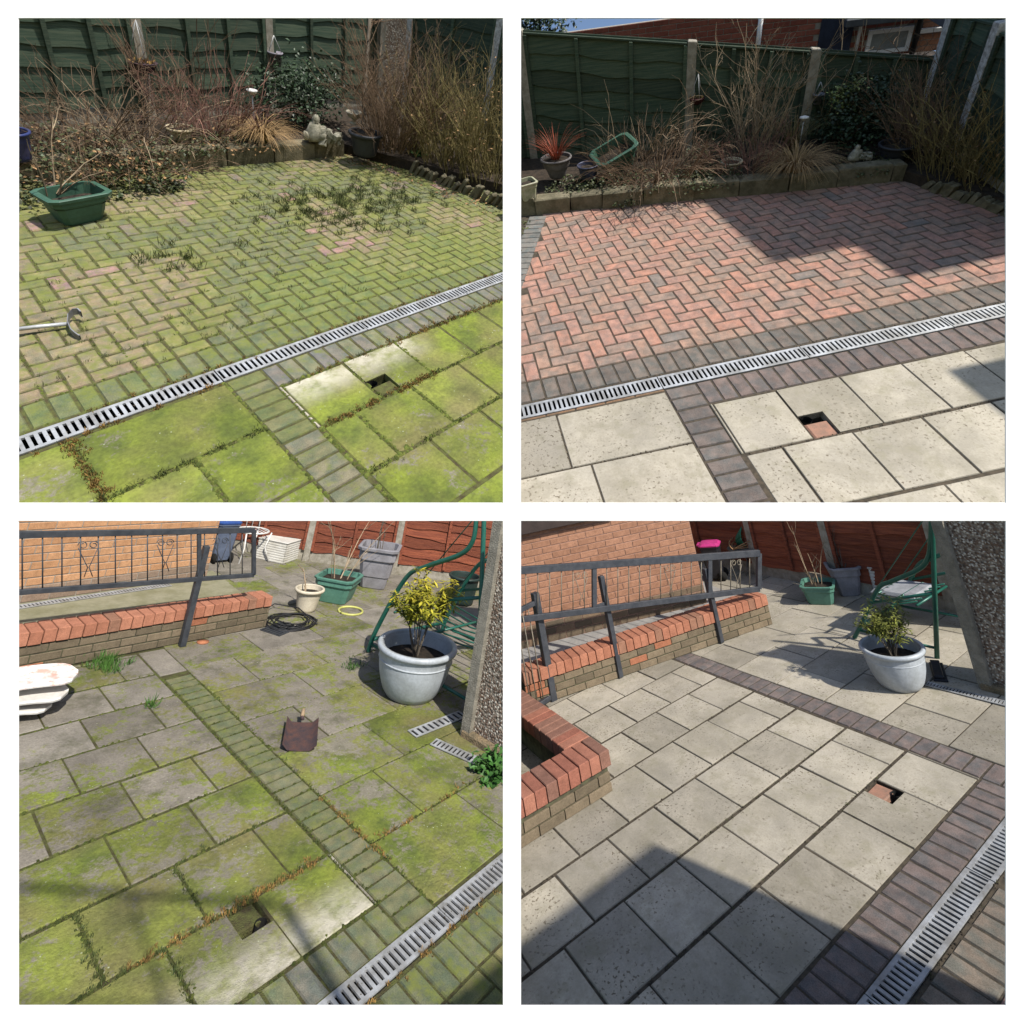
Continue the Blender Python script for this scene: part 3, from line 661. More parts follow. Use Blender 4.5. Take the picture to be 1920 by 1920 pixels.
def pebble(name, sc, k=1.):
    if name in MATS: return MATS[name]
    n = NT(name); v = n.vec(False); d = n.voro(v, sc); cc = n.voro(v, sc, 'Color'); hue = n.sep(cc)[0]
    c = n.ramp(hue, [(0,(.10*k,.075*k,.06*k)),(.3,(.20*k,.13*k,.09*k)),(.55,(.33*k,.28*k,.22*k)),(.8,(.5*k,.45*k,.38*k)),(1,(.62*k,.58*k,.5*k))])
    c = n.mix(n.ramp(d, [(.4,0),(.72,.8)]), c, (.17*k,.14*k,.11*k)); c = n.mix(.45, c, n.ramp(n.noise(v, 2.5, 4), [(.3,.55),(.7,1.1)]), 'MULTIPLY')
    MATS[name] = n.out(c, .9, n.math('SUBTRACT', 1., d), 1., .012); return MATS[name]
part(B().box(0,-.05,0,1.6,.0,2.4), 'wall', pebble('pebbledash_far', 60), P, t); part(B().cbox(-.08,-.08,0,.0,.02,2.4,.01), 'corner_post', M_CONC, P, t)
# leaning trunk, twiggy shrubs and hedge
q = U(680,268,zb)
t = thing(P, 'bare_tree', 'grey bare tree trunk leaning beside corner of green fence', 'tree', q)
b = B(); d = P.upl(690,60,q,P.R.transposed()@Vector((0,0,1)))-q; pts = [d*f+Vector((R_.gauss(0,.01),R_.gauss(0,.01),0)) for f in (0,.2,.4,.6,.8,1,1.25)]; b.tube(pts, .034, .02, 8); part(b, 'trunk', M_BARK, P, t)
b = B()
for i in range(26): f = R_.uniform(.35,1.2); twig(b, d*f, Vector((R_.uniform(-1,1),R_.uniform(-1,1),.45)), R_.uniform(.3,.7), .007, -.05, .14, 6, 3, R_, 2)
part(b, 'branches', M_TWIG, P, t)
shrub(P, 'arching_shrub', 'tangle of arching leafless stems above green trough', U(170,262,zb), 190, .95, 1.0, M_TWIG, .30, .0042, .12, 2, .25)
shrub(P, 'arching_shrub', 'pale arching canes spilling over stone wall, mossy corner', U(275,268,zb), 70, .85, 1.0, M_TWIGP, .38, .004, .14, 1, .18)
shrub(P, 'twiggy_shrub', 'reddish purple leafless shrub behind bowl planter, mossy corner', U(405,252,zb), 190, .9, .85, M_TWIGR, .16, .0042, .15, 3, .16)
shrub(P, 'twiggy_shrub', 'thin upright brown twigs against fence beside solar light, mossy corner', U(330,205,zb+.1), 45, 1.25, .35, M_TWIG, .0, .005, .12, 3, .18)
grass(P, 'ornamental_grass', 'straw coloured grass clump hanging over wall, mossy corner', U(492,262,zb), 420, .52, M_STRAW, .85, .0035, .75, foot=.12)
foliage(P, 'evergreen_bush', 'dark evergreen bush before green fence, mossy corner', U(565,222,zb)+Vector((0,0,.32)), (.62,.3,.34), 2600, M_EVER, .05)
shrub(P, 'brown_shrub', 'fine brown bushy twigs beside white post, mossy corner', U(742,275,zb), 260, 1.35, .62, M_TWIG, .02, .0048, .17, 4, .14)
for i, (px, py) in enumerate([(830,300),(885,318),(930,335)]):
    shrub(P, 'hedge_shrub', ['olive twiggy hedge plant nearest the white post, mossy corner','olive twiggy hedge plant in middle of hedge, mossy corner','olive twiggy hedge plant at right edge, mossy corner'][i], U(px,py,.1), 150, 1.3, .55, M_TWIGO, -.02, .0058, .13, 3, .2, M_DEAD, 150, .05, cat='hedge')
ivy(P, 'dark ivy covering the bed and trailing onto the mossy blocks', [(*U(px,py,z).xy, z, r, hh) for px,py,z,r,hh in [(120,290,.15,.5,.35),(200,300,.15,.5,.35),(270,320,.1,.4,.3),(60,310,.1,.5,.4),(225,355,0,.3,.2),(300,350,0,.18,.08),(40,370,0,.3,.2),(370,275,.18,.3,.2),(450,262,.18,.3,.15)]], 3000, .042)
ivy(P, 'brown dead leaves caught in the ivy, mossy corner', [(*U(px,py,z).xy, z, r, hh) for px,py,z,r,hh in [(150,300,.15,.6,.35),(270,320,.1,.4,.25),(60,330,.05,.5,.3),(430,265,.18,.5,.2)]], 900, .035, M_DEAD, name='dead_leaves')
for i, (px,py) in enumerate([(90,300),(225,320),(320,300)]): shrub(P, 'bramble', ['low tangle of grey-brown stems behind green trough, mossy corner','low tangle of stems trailing toward mossy blocks','low tangle of stems left of bowl planter, mossy corner'][i], U(px,py,.12), 70, .6, 1.7, M_TWIG, .22, .0038, .2, 3, .22)
ivy(P, 'fallen brown leaves along the hedge foot, mossy corner', [(*U(px,py,0).xy, 0., .35, .02) for px,py in [(700,300),(760,325),(820,345),(880,370),(930,385),(650,295)]], 700, .03, M_DEAD, name='fallen_leaves')
ivy(P, 'fresh green leaves sprouting at the hedge foot, mossy corner', [(*U(785,292,.1).xy, .08, .13, .16)], 260, .045, plain('fresh_leaf', (.05,.15,.03), None, 10, .5, island=.3), name='ground_leaves')
# pots and ornaments
a = U(132,428); rim_h = .34
square_pot(P, 'trough_planter', 'green rectangular plastic trough standing on mossy blocks', a+Vector((.10,.14,0)), .095, .138, .235, GREENPOT(), math.radians(12), 1.42, .03, .62)
stems_in(P, 'dead pale canes lying over the green trough', a+Vector((.0,.25,.2)), 10, .6, M_TWIGP, 1.2, .006, 1, 'dead_canes')
q = U(340,262,zb); round_pot(P, 'bowl_planter', 'cream and blue glazed bowl on stone bed, mossy corner', q, .075, .115, .13, potmat('cream_glaze', (.55,.48,.34), (.42,.34,.2), .5), .022)
q = U(38,300,zb); round_pot(P, 'glazed_pot', 'blue pot with red rim at left edge, mossy corner', q, .08, .11, .24, potmat('blue_glaze', (.035,.05,.16), (.05,.05,.10), .3), .02)
q = U(684,290,.12); round_pot(P, 'dark_pot', 'dark plastic pot below stone urn, mossy corner', q, .13, .18, .27, potmat('dark_plastic', (.03,.034,.042), None, .5), .03)
urn(P, 'pale stone urn above dark pot, mossy corner', U(664,232,.32), .095)
statue(P, 'weathered grey stone ornament on bed wall, mossy corner', U(588,262,zb+.02), .235, -.45)
q = P.upl(478,240,U(478,240,zb),(0,1,0)); solar_light(P, 'white solar light among twigs, mossy corner', U(478,250,zb), .42, .06)
q = P.upl(268,118,F0-Vector((0,.16,0)),(F1-F0).cross(Vector((0,0,1)))); hanging_basket(P, 'dark hanging basket beside cream post, mossy corner', q, .13, plain('dark_coir', (.06,.04,.05), None, 20, .9))
q = P.upl(516,98,F0-Vector((0,.12,0)),(F1-F0).cross(Vector((0,0,1)))); hanging_pot(P, 'lilac grey pot hung on fence, mossy corner', q, .085, potmat('lilac_grey_plastic', (.30,.28,.33), None, .5))
# half-moon tool lying on the blocks
t = thing(P, 'edging_tool', 'silver-handled half-moon garden tool lying on mossy blocks', 'garden tool', U(130,610,.02))
hd = U(20,622,.03)-U(128,607,.03); b = B(); b.tube([Vector((0,0,.012)), hd*.5+Vector((0,0,.02)), hd*1.6+Vector((0,0,.03))], .012, n=10); part(b, 'handle', M_ZINC, P, t)
o0 = U(130,610,.02); arc = [U(x,y,z)-o0 for x,y,z in ((152,590,.05),(146,584,.06),(136,585,.06),(128,594,.05),(127,608,.04),(133,622,.03),(142,630,.02),(150,635,.01))]; b = B()
vs = []; fs = []
for i, p in enumerate(arc): vs += [p+Vector((0,0,.022)), p-Vector((0,0,.022)), p+Vector((.006,.004,.022)), p+Vector((.006,.004,-.022))]
for i in range(len(arc)-1): o = i*4; fs += [(o,o+1,o+5,o+4),(o+2,o+6,o+7,o+3),(o,o+4,o+6,o+2),(o+1,o+3,o+7,o+5)]
part(b.add(vs, fs), 'blade', plain('worn_steel', (.30,.31,.33), (.2,.2,.21), 20, .45, .1, .002, .6), P, t)
# ================================================================== TR: the same corner after cleaning
P = PL['TR']; U = P.un
TRB = bed_boxes(P, 'block_paving', M_JOINT, [(-2.0,-.016,4.6,3.1)])
LB0, LB1 = Vector((-.2,2.85,0)), Vector((-.98,.7,0)); ld = (LB1-LB0).normalized(); ln = Vector((ld.y,-ld.x,0))       # skewed border course on the left
pv = Paving(P, TRB, M_PAV_CLEAN, .0038); herringbone(pv, -1.6, 4.2, .208, 3.0, col_red)
pv.items = [i for i in pv.items if (Vector((i[1],i[2],0))-LB0).dot(Vector((-ln.x,-ln.y,0))) > -.03 or i[2] < .5]
soldier(pv, -1.6, 4.0, .0, col_grey); pv.build(300)
pv = Paving(P, TRB, M_PAV_CLEAN, .0038); pv.z = .004
for i in range(22):
    q = LB0+ld*(i+.5)*PT+ln*.10; pv.add(q.x, q.y, .205, PT, math.atan2(ln.y, ln.x), lerp((.19,.175,.155), (.235,.215,.19), R_.random()))
pv.build(300)
TRP = bed_boxes(P, 'patio', M_JOINT, [(-2.0,-2.6,.645,-.144),(.80,-2.6,3.4,-.144),(.645,-2.6,.80,-.775),(.645,-.60,.80,-.144)])
pv = Paving(P, TRP, M_PAV_CLEAN, .0038); soldier(pv, .212, 4.0, -.352, lambda x,y: lerp((.165,.128,.115), (.215,.165,.145), R_.random())); ladder(pv, 0, -.15, -2.0, lambda x,y: lerp((.145,.118,.105), (.195,.16,.14), R_.random()))
for i in range(8): pv.add(-.1-i*.2, -.152, .2, .022, 0, (.42,.25,.15))
pv.build(300)
right_slabs(P, TRP, [M_SLAB_CLEAN,M_SLAB_CLEAN2], -2.3, .0045)
def lsl():
    y = -.168
    for k, (D, first, W) in enumerate([(.452,.735,.62),(.452,.62,.62),(.452,.735,.62),(.452,.62,.62)]):
        x = 0
        while x > -1.8: ww = first if x == 0 else W; slab(P, TRP, x-ww, y-D, x, y, M_SLAB_CLEAN, .0045); x -= ww
        y -= D
lsl(); slab(P, TRP, .2135, -.775, .230, -.358, M_SLAB_CLEAN, .0015)
drain(P, 'galvanised slotted drain between red blocks and cleaned cream slabs', -2.0, 4.0)
hole_fill(P, 'square drain hole with red brick cover in cleaned slab', True)
cushions(P, 'joint_dirt', joint_spots(band(-1.2,3.4,0,.006), 200)+joint_spots(band(-1,0,-.622,.004), 60)+joint_spots(band(.23,2.4,-.78,.004), 90)+joint_spots(colm(-.74,-.62,-.17,.005), 30)+joint_spots(colm(1.06,-.78,-.36,.004), 26), M_CRUMB, 'dark dirt crumbs along drain and slab joints, cleaned corner', .003, .011)
# raised bed, wall and fence
zb = .18
W0, W1 = U(930,409), U(1692,340)
struct(B().poly([(-2.2,W0.y+.35),(W0.x,W0.y+.06),(W1.x,W1.y+.06),(3.5,1.0),(4.2,-.4),(6.5,-.5),(6.5,6),(-2.2,6)], -.05, .10), 'flower_bed', M_SOIL, P)
stone_wall(P, 'grey stone wall holding the bed behind cleaned red blocks', W0, W1, zb)
edging(P, 'row of tilted edging stones along hedge beside cleaned blocks', U(1735,352), U(1905,408), 15, .13)
ivy(P, 'moss and leaf litter left of the cleaned blocks', [(*U(x,y,0).xy, -.01, .16, .03) for x,y in [(970,440),(960,470),(975,425)]], 500, .025, M_WEED, name='leaf_litter')
F0, F1 = Vector((-.75,4.82,0)), Vector((3.95,2.92,0)); FN = (F1-F0).cross(Vector((0,0,1)))
def onf(px, py, off=0): return P.upl(px, py, F0-FN.normalized()*-off, FN)
fp = [(onf(px,150)-F0).dot((F1-F0).normalized()) for px in (560,985,1295,1520,1748)]
za_, zb_ = onf(985,64), onf(1748,114); fd_ = (F1-F0).normalized(); da_, db_ = (za_-F0).dot(fd_), (zb_-F0).dot(fd_); rk = (zb_.z-za_.z)/(db_-da_)
fence(P, 'dark green lapped fence with concrete posts behind cleaned blocks', F0, F1, fp, .08, [za_.z-rk*da_]*4, M_GREEN, M_CONC, -1, 8, batten=4, rake=rk)
# side fence on the right, post flaking white
S0 = Vector((3.98,2.75,0)); q1 = U(1793,300,.1); S1 = S0+(q1-S0)*2.6
m, L = frame_on(S0, S1)
fence(P, 'shaded green side fence with flaking white post, cleaned corner', S0, S1, [0.02,(q1-S0).length,2.2], .05, [1.25,1.2], M_GREEN, M_CONCW, -1, 7, batten=3)
# house beyond the fence
H0 = onf(900,60,0)+FN.normalized()*-2.6; H1 = H0+(F1-F0).normalized()*9
HN = FN
def onh(px, py): return P.upl(px, py, H0, HN)
hx = lambda px: (onh(px,80)-H0).dot((H1-H0).normalized())
zlo = onh(1400,130).z; zhi = onh(1400,5).z
m, _ = frame_on(H0, H1); t = thing(P, 'brick_house', 'red brick house with white window seen over green fence', 'house', m=m)
def hb(x, r): return lerp((.235,.072,.05), (.32,.11,.075), R_.random()) if x < hx(1712) else lerp((.42,.2,.12), (.47,.24,.15), R_.random())  # right end takes lighter orange bricks: sunlight put into the brick colour
wx0, wx1, wz0, wz1 = hx(1622), hx(1702), onh(1660,97).z, onh(1660,52).z
dx0, dx1 = hx(1532), hx(1592)
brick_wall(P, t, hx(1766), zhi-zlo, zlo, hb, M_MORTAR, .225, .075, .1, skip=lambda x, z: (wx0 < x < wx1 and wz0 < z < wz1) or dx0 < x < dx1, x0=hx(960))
wh = plain('white_upvc', (.86,.87,.88), (.84,.85,.86), 4, .35)
wd_ = link('window', B().box(wx0,-.09,wz0,wx1,-.05,wz0+.05).box(wx0,-.09,wz1-.05,wx1,-.05,wz1).box(wx0,-.09,wz0+.05,wx0+.05,-.05,wz1-.05).box(wx1-.05,-.09,wz0+.05,wx1,-.05,wz1-.05).data('window', wh), P, t)
part(B().box(wx0+.05,-.07,wz0+.05,wx1-.05,-.055,wz1-.05), 'pane', plain('frosted_glass', (.30,.33,.33), None, 5, .15, spec=.6), P, wd_)
part(B().box(dx0+.03,-.07,zlo,dx1-.03,-.03,zhi).box(dx0+.0,-.08,zlo,dx0+.05,-.02,zhi).box(dx1-.05,-.08,zlo,dx1,-.02,zhi), 'door', plain('navy_paint', (.035,.045,.075), None, 5, .35), P, t)
for px, mt, r in ((1420,wh,.035),(1604,wh,.02),(1710,plain('black_plastic', (.02,.022,.026), None, 8, .4),.035)): part(B().tube([(hx(px),-.1,zlo),(hx(px),-.1,zhi)], r, n=10), 'downpipe', mt, P, t)
ze = onh(1660,36).z; part(B().cbox(hx(1570),-.3,ze,hx(1770),-.12,ze+.1,.01), 'gutter', plain('grey_gutter', (.10,.11,.12), None, 8, .4), P, t)
part(B().cbox(hx(1714),-.13,onh(1740,58).z,hx(1766),-.06,onh(1740,50).z,.005), 'fascia', wh, P, t)
# neighbouring garage at right: pebbledash end, weatherboard fascia, dark roof edge
G0 = onf(1758,150); G1 = G0+Vector((1.9,-.9,0)); GN = (G1-G0).cross(Vector((0,0,1)))
def ong(px, py): return P.upl(px, py, G0, GN)
m, L = frame_on(G0, G1); t = thing(P, 'garage', 'pebbledash garage with brown boarded fascia beyond corner of cleaned garden', 'garage', m=m)
za, zb2, zc, zd = ong(1800,200).z-.8, ong(1800,98).z, ong(1800,88).z, ong(1800,52).z
part(B().box(0,0,0,L,.12,zb2), 'wall', pebble('pebbledash_far', 60), P, t); part(B().cbox(-.02,-.03,0,.06,.13,zb2,.01), 'corner_post', M_CONC, P, t)
for k in range(3): z = zc+(zd-zc)*k/3; part(B().cbox(0,-.03-.01*(2-k),z,L,.0,z+(zd-zc)/3+.004,.004), 'fascia_board', plain('brown_board', (.17,.105,.07), None, 6, .7, sc=(1,1,10)), P, t)
part(B().cbox(-.05,-.06,zb2,L,.14,zc,.01), 'concrete_beam', M_CONC, P, t); part(B().cbox(-.08,-.12,zd,L,1.2,zd+.09,.01), 'roof_edge', plain('slate_grey', (.06,.07,.085), None, 6, .5), P, t)
foliage(P, 'hedge', 'dark hedge top showing over left end of green fence', onh(985,58)+FN.normalized()*.6, (.75,.4,.4), 4200, M_EVER, .07, cat='hedge')
# buildings and a shed out of view, added only to cast shade on this corner
hm = plain('rendered_wall', (.45,.42,.36), None, 4, .9)
t = thing(P, 'house', 'unseen house block added to shade the cleaned corner', 'house', (4.55,1.3,0)); KEEP.add(t)
KEEP.add(part(B().box(0,0,0,2.5,2.1,4.3), 'wall', hm, P, t)); KEEP.add(part(B().poly([(-.05,-.62),(2.5,-.62),(2.5,0),(-.05,0)],0,3.25), 'low_blocker', hm, P, t))
t = thing(P, 'shade_blocker', 'shed added out of view to shade the cleaned slabs', 'blocker', (3.55,-1.4,0)); KEEP.add(t)
KEEP.add(part(B().box(0,0,0,1.2,1.02,2.45).box(-.04,-.04,2.45,1.24,1.06,2.52), 'wall', hm, P, t))
# planting
zb = .16
shrub(P, 'arching_shrub', 'brown arching leafless shrub spilling over wall beside cleaned blocks', U(1235,330,zb), 300, .78, 1.05, M_TWIG, .34, .0040, .13, 2, .22)
shrub(P, 'arching_shrub', 'pale arching canes rising left of cream post, cleaned corner', U(1190,300,zb), 60, .95, .8, M_TWIGP, .32, .0038, .12, 1, .15)
shrub(P, 'twiggy_shrub', 'tall bare branching shrub against fence, cleaned corner', U(1418,285,zb), 60, 1.25, .30, M_TWIGP, -.02, .0055, .14, 4, .12)
shrub(P, 'twiggy_shrub', 'bare upright twigs before fence near grey hanging pot, cleaned corner', U(1560,240,zb), 26, 1.25, .34, M_TWIGP, 0, .005, .12, 3, .2)
shrub(P, 'twiggy_shrub', 'bushy brown stems beside bowl planter, cleaned corner', U(1405,315,zb), 130, .5, .8, M_TWIGR, .12, .004, .16, 2, .14)
grass(P, 'ornamental_grass', 'straw coloured grass clump hanging over wall, cleaned corner', U(1490,318,zb), 520, .50, M_STRAW, .8, .0034, .75, foot=.13)
grass(P, 'ornamental_grass', 'green tinged rush clump beside white solar light, cleaned corner', U(1482,285,zb), 160, .48, M_TWIGO, .3, .0034, .4, foot=.07)
foliage(P, 'evergreen_bush', 'dark glossy evergreen bush below hanging pot, cleaned corner', U(1588,262,zb)+Vector((0,0,.28)), (.5,.26,.3), 2300, M_EVER, .045)
foliage(P, 'variegated_shrub', 'small light green leafy shrub beside hanging pot, cleaned corner', onf(1572,165)+FN.normalized()*.25, (.17,.13,.2), 420, plain('light_leaf', (.16,.22,.06), (.3,.34,.14), 20, .45, island=.4), .035, cat='shrub')
shrub(P, 'brown_shrub', 'fine brown bushy twigs beside white post, cleaned corner', U(1745,290,.1), 240, .95, .62, M_TWIG, .02, .0042, .17, 4, .14)
for i, (px, py) in enumerate([(1812,318),(1852,330),(1895,345)]):
    shrub(P, 'hedge_shrub', ['shaded twiggy hedge plant nearest the white post, cleaned corner','shaded twiggy hedge plant in middle of hedge, cleaned corner','shaded twiggy hedge plant at right edge, cleaned corner'][i], U(px,py,.08), 130, .92, .55, M_TWIGO, 0, .0048, .14, 3, .18, M_DEAD, 90, .04, cat='hedge')
ivy(P, 'dark ivy hanging over the bed wall, cleaned corner', [(*U(px,py,z).xy, z, r, hh) for px,py,z,r,hh in [(1070,355,.12,.3,.16),(1130,350,.12,.3,.2),(1200,345,.12,.35,.2),(1290,345,.12,.3,.2),(1345,335,.14,.25,.2),(1170,372,.04,.2,.1),(1330,300,.14,.3,.25),(1620,310,.1,.3,.15)]], 3600, .034)
t = thing(P, 'bare_tree', 'grey leaning bare trunk before shaded fence, cleaned corner', 'tree', U(1682,250,zb)); q = U(1682,250,zb)
b = B(); d = P.upl(1703,125,q,P.R.transposed()@Vector((0,0,1)))-q; pts = [d*f+Vector((R_.gauss(0,.008),R_.gauss(0,.008),0)) for f in (0,.2,.4,.6,.8,1,1.15)]; b.tube(pts, .028, .016, 8); part(b, 'trunk', M_BARK, P, t); b = B()
for i in range(22): f = R_.uniform(.3,1.1); twig(b, d*f, Vector((R_.uniform(-1,1),R_.uniform(-1,1),.5)), R_.uniform(.25,.55), .0055, 0, .14, 6, 3, R_, 2)
part(b, 'branches', M_TWIG, P, t)
# pots
q = U(990,372,zb); square_pot(P, 'square_planter', 'mossy cream square planter at left edge of cleaned corner', q, .075, .10, .2, potmat('mossy_cream', (.42,.40,.30), (.25,.27,.16), .8, 14), .2, 1, .02)
q = U(1046,332,zb); round_pot(P, 'stone_pot', 'grey stone pot holding red spiky grass, cleaned corner', q, .09, .17, .24, potmat('grey_stone_pot', (.17,.155,.15), (.11,.10,.10), .7), .02, .9)
grass(P, 'red_grass', 'red spiky grass growing in grey stone pot', q+Vector((0,0,.2)), 130, .42, M_REDL, .22, .004, .9, 'plant', .05)
q = U(1104,335,zb); round_pot(P, 'glazed_pot', 'blue glazed pot with terracotta rim, cleaned corner', q, .085, .115, .17, potmat('blue_glaze2', (.05,.06,.12), (.08,.08,.11), .35), .016)
q = U(1160,320,zb); square_pot(P, 'trough_planter', 'green plastic trough tipped against fence behind shrub', q+Vector((.02,.05,.02)), .11, .16, .27, GREENPOT(), .1, 1.4, .03, .6, tilt=Matrix.Rotation(-.32,4,'Y') @ Matrix.Rotation(.2,4,'X'))
q = U(1370,318,zb); round_pot(P, 'bowl_planter', 'cream shallow bowl on dark foot, cleaned corner', q, .055, .10, .10, potmat('cream_glaze', (.55,.48,.34), (.42,.34,.2), .5), .018)
q = U(1674,302,.1); round_pot(P, 'dark_pot', 'dark plastic pot in shaded corner of cleaned garden', q, .10, .15, .18, potmat('dark_plastic', (.03,.034,.042), None, .5), .022)
statue(P, 'weathered grey stone ornament on shaded bed wall, cleaned corner', U(1600,300,.16), .125, -.35)
solar_light(P, 'white solar light among straw grass, cleaned corner', U(1496,290,zb), .36, .045)
hanging_basket(P, 'dark red hanging basket beside cream post, cleaned corner', onf(1307,185,.14), .085, plain('dark_red_plastic', (.09,.03,.03), None, 20, .6))
hanging_pot(P, 'grey pot hung on post above evergreen, cleaned corner', onf(1536,176,.10), .055, potmat('grey_plastic', (.24,.25,.29), None, .5))
# ================================================================== builders for the two lower plots (slabbed patio by the house)
M_ANTH = plain('dark_painted_steel', (.035,.04,.05), (.06,.065,.075), 14, .5, .2, .004, .2, .5)
M_SWING = plain('green_painted_tube', (.012,.10,.072), (.02,.13,.095), 10, .38, .1, .002, .1, .5)
M_WHITEP = plain('weathered_white_plastic', (.66,.65,.60), (.52,.50,.44), 8, .5, .1, .003)
def orange_cap(x, r): return lerp(lerp((.34,.14,.085), (.42,.185,.115), R_.random()), (.2,.13,.09), .55*(R_.random() < .22))
def old_brick(x, r):
    k = R_.random()
    if k < .08: return (.33,.135,.075)
    return lerp((.13,.105,.07), (.21,.165,.11), R_.random())
def low_wall(P, label, p0, p1, z0, h, W, capcol, colf, pitch=.09, ch=.11, bl=.21, bh=.07, gaps=()):
    m, L = frame_on(p0, p1); t = thing(P, 'low_brick_wall', label, 'low wall', m=m)
    brick_wall(P, t, L, h-ch, z0, colf, M_MORTARD, bl, bh, W*.86)
    n = int((h-ch)/bh+.01)
    coping(P, t, L, z0+n*bh+.004, W, ch, capcol, pitch, gaps=gaps)
    return t
def railing(P, label, pts_top, pts_bot, n, posts, scroll=(), r=.02, gilt=None):
    """pts_top/pts_bot: two 3D end points of the top and bottom rail"""
    t = thing(P, 'handrail', label, 'railing', pts_bot[0]); o = Vector(pts_bot[0])
    a0, a1 = Vector(pts_top[0])-o, Vector(pts_top[1])-o; b0, b1 = Vector(pts_bot[0])-o, Vector(pts_bot[1])-o
    def sqbar(p, q, s, nm):
        d = (q-p); L = d.length; m = Matrix.Translation(p) @ d.to_track_quat('X','Z').to_matrix().to_4x4(); part(B().cbox(0,-s*.7,-s,L,s*.7,s,.003,m), nm, M_ANTH, P, t)
    sqbar(a0, a1, r*1.25, 'top_rail'); sqbar(b0, b1, r*1.0, 'bottom_rail'); sqbar(b0.lerp(b1,.999), a1, r, 'end_bar'); 
    for i in range(1, n):
        f = i/n; part(B().tube([b0.lerp(b1,f), a0.lerp(a1,f)], .0055, n=5), 'baluster', gilt or M_ANTH, P, t)
    for f in scroll:
        c = b0.lerp(b1,f).lerp(a0.lerp(a1,f), .78); d = (a1-a0).normalized(); up = (a0-b0).normalized(); h = (a0-b0).length
        for s in (-1,1):
            b = B(); b.tube([c+d*s*(.035*math.cos(q)*(1-q/14)+.038)+up*(.035*math.sin(q)*(1-q/14)) for q in [k*.55 for k in range(16)]], .004, n=4)
            b.tube([c+d*s*.07+up*-.02, c+d*s*.035+up*-h*.25, c+d*s*.005+up*-h*.42, c+d*s*.03+up*-h*.6], .004, n=4); part(b, 'scroll', gilt or M_ANTH, P, t)
    for f, foot in posts:
        q = b0.lerp(b1,f); tp = a0.lerp(a1,f); sqbar(Vector(q), tp, r*.9, 'upright')
        ft = Vector(foot)-o; up = Vector((0,0,1)); top = ft+up*((q.z+tp.z)/2+.08-ft.z)
        mm = B(); mm.cbox(ft.x-.026, ft.y-.026, ft.z, ft.x+.026, ft.y+.026, top.z, .006); part(mm, 'post', M_ANTH, P, t)
        sqbar(Vector((ft.x,ft.y,q.z+.02)), q+Vector((0,0,.02)), r*.6, 'bracket')
    return t
def swing(P, label, x, pxs_leg, pxs_post, depth, r=.022, extra=()):
    """side frame lies in the plane x; a second one stands behind it"""
    o = P.upl(*pxs_leg[0], (x,0,0), (1,0,0)); o.z = 0; t = thing(P, 'garden_swing', label, 'swing seat', o)
    def pt(q): v = P.upl(q[0], q[1], (x,0,0), (1,0,0)); return Vector((x, v.y, max(v.z,.0)))-o
    def smooth(ps):
        out = []
        for i in range(len(ps)-1):
            p0, p1, p2, p3 = ps[max(i-1,0)], ps[i], ps[i+1], ps[min(i+2,len(ps)-1)]
            for k in range(6):
                u = k/6; out.append(.5*((2*p1)+(p2-p0)*u+(2*p0-5*p1+4*p2-p3)*u*u+(3*p1-p0-3*p2+p3)*u**3))
        return out+[ps[-1]]
    leg = smooth([pt(q) for q in pxs_leg]); post = [pt(q) for q in pxs_post]; dv = Vector((depth,0,0))
    for k, off in enumerate((Vector((0,0,0)), dv)):
        part(B().tube([p+off for p in leg], r, n=10), 'leg', M_SWING, P, t); part(B().tube([p+off for p in post], r, n=10), 'leg', M_SWING, P, t)
        a, b_ = leg[3]+off, post[0]+off; part(B().tube([Vector((a.x,a.y,a.z)), Vector((b_.x,b_.y,a.z))], r*.6, n=8), 'foot_bar', M_SWING, P, t)
        part(B().tube([leg[9]+off, post[0].lerp(post[-1],.42)+off], r*.7, n=8), 'arm_bar', M_SWING, P, t)
    for p, f in ((leg[-1],1.),(post[-1],1.),(leg[4],1.)): part(B().tube([p, p+dv], r*.8, n=8), 'cross_bar', M_SWING, P, t)
    hz = .42; y0, y1 = sorted((leg[5].y, post[0].y)); b = B()
    for k in range(7): xx = depth*(.15+.7*k/6); b.tube([Vector((xx, y0+.1, hz)), Vector((xx, (y0+y1)/2, hz-.05)), Vector((xx, y1-.1, hz+.02))], .008, n=5)
    for yy in (y0+.1,(y0+y1)/2,y1-.1): b.tube([Vector((depth*.12,yy,hz-.01)),Vector((depth*.88,yy,hz-.01))], .012, n=6)
    part(b, 'seat_frame', M_SWING, P, t)
    for f in (.15,.85): part(B().tube([Vector((depth*f, y0+.1, hz)), leg[-1]+dv*f], .006, n=5), 'hanger', M_SWING, P, t)
    return t
def woven_box(P, label, base, a, b_, h, rz=0):
    t = thing(P, 'woven_bin', label, 'basket', base, rz)
    part(B().box(-a,-b_,.0,a,b_,h*.96), 'body', M_WHITEP, P, t)
    bb = B(); n = 9
    for k in range(n):
        z = h*(k+.5)/n
        for s in (-1,1): bb.cbox(-a-.006, s*b_-.006, z-h*.04, a+.006, s*b_+.006, z+h*.04, .003); bb.cbox(s*a-.006, -b_-.006, z-h*.04+.001, s*a+.006, b_+.006, z+h*.04+.001, .003)
    part(bb, 'weave', M_WHITEP, P, t); part(B().cbox(-a-.015,-b_-.015,h*.96,a+.015,b_+.015,h,.008), 'lid', M_WHITEP, P, t); return t
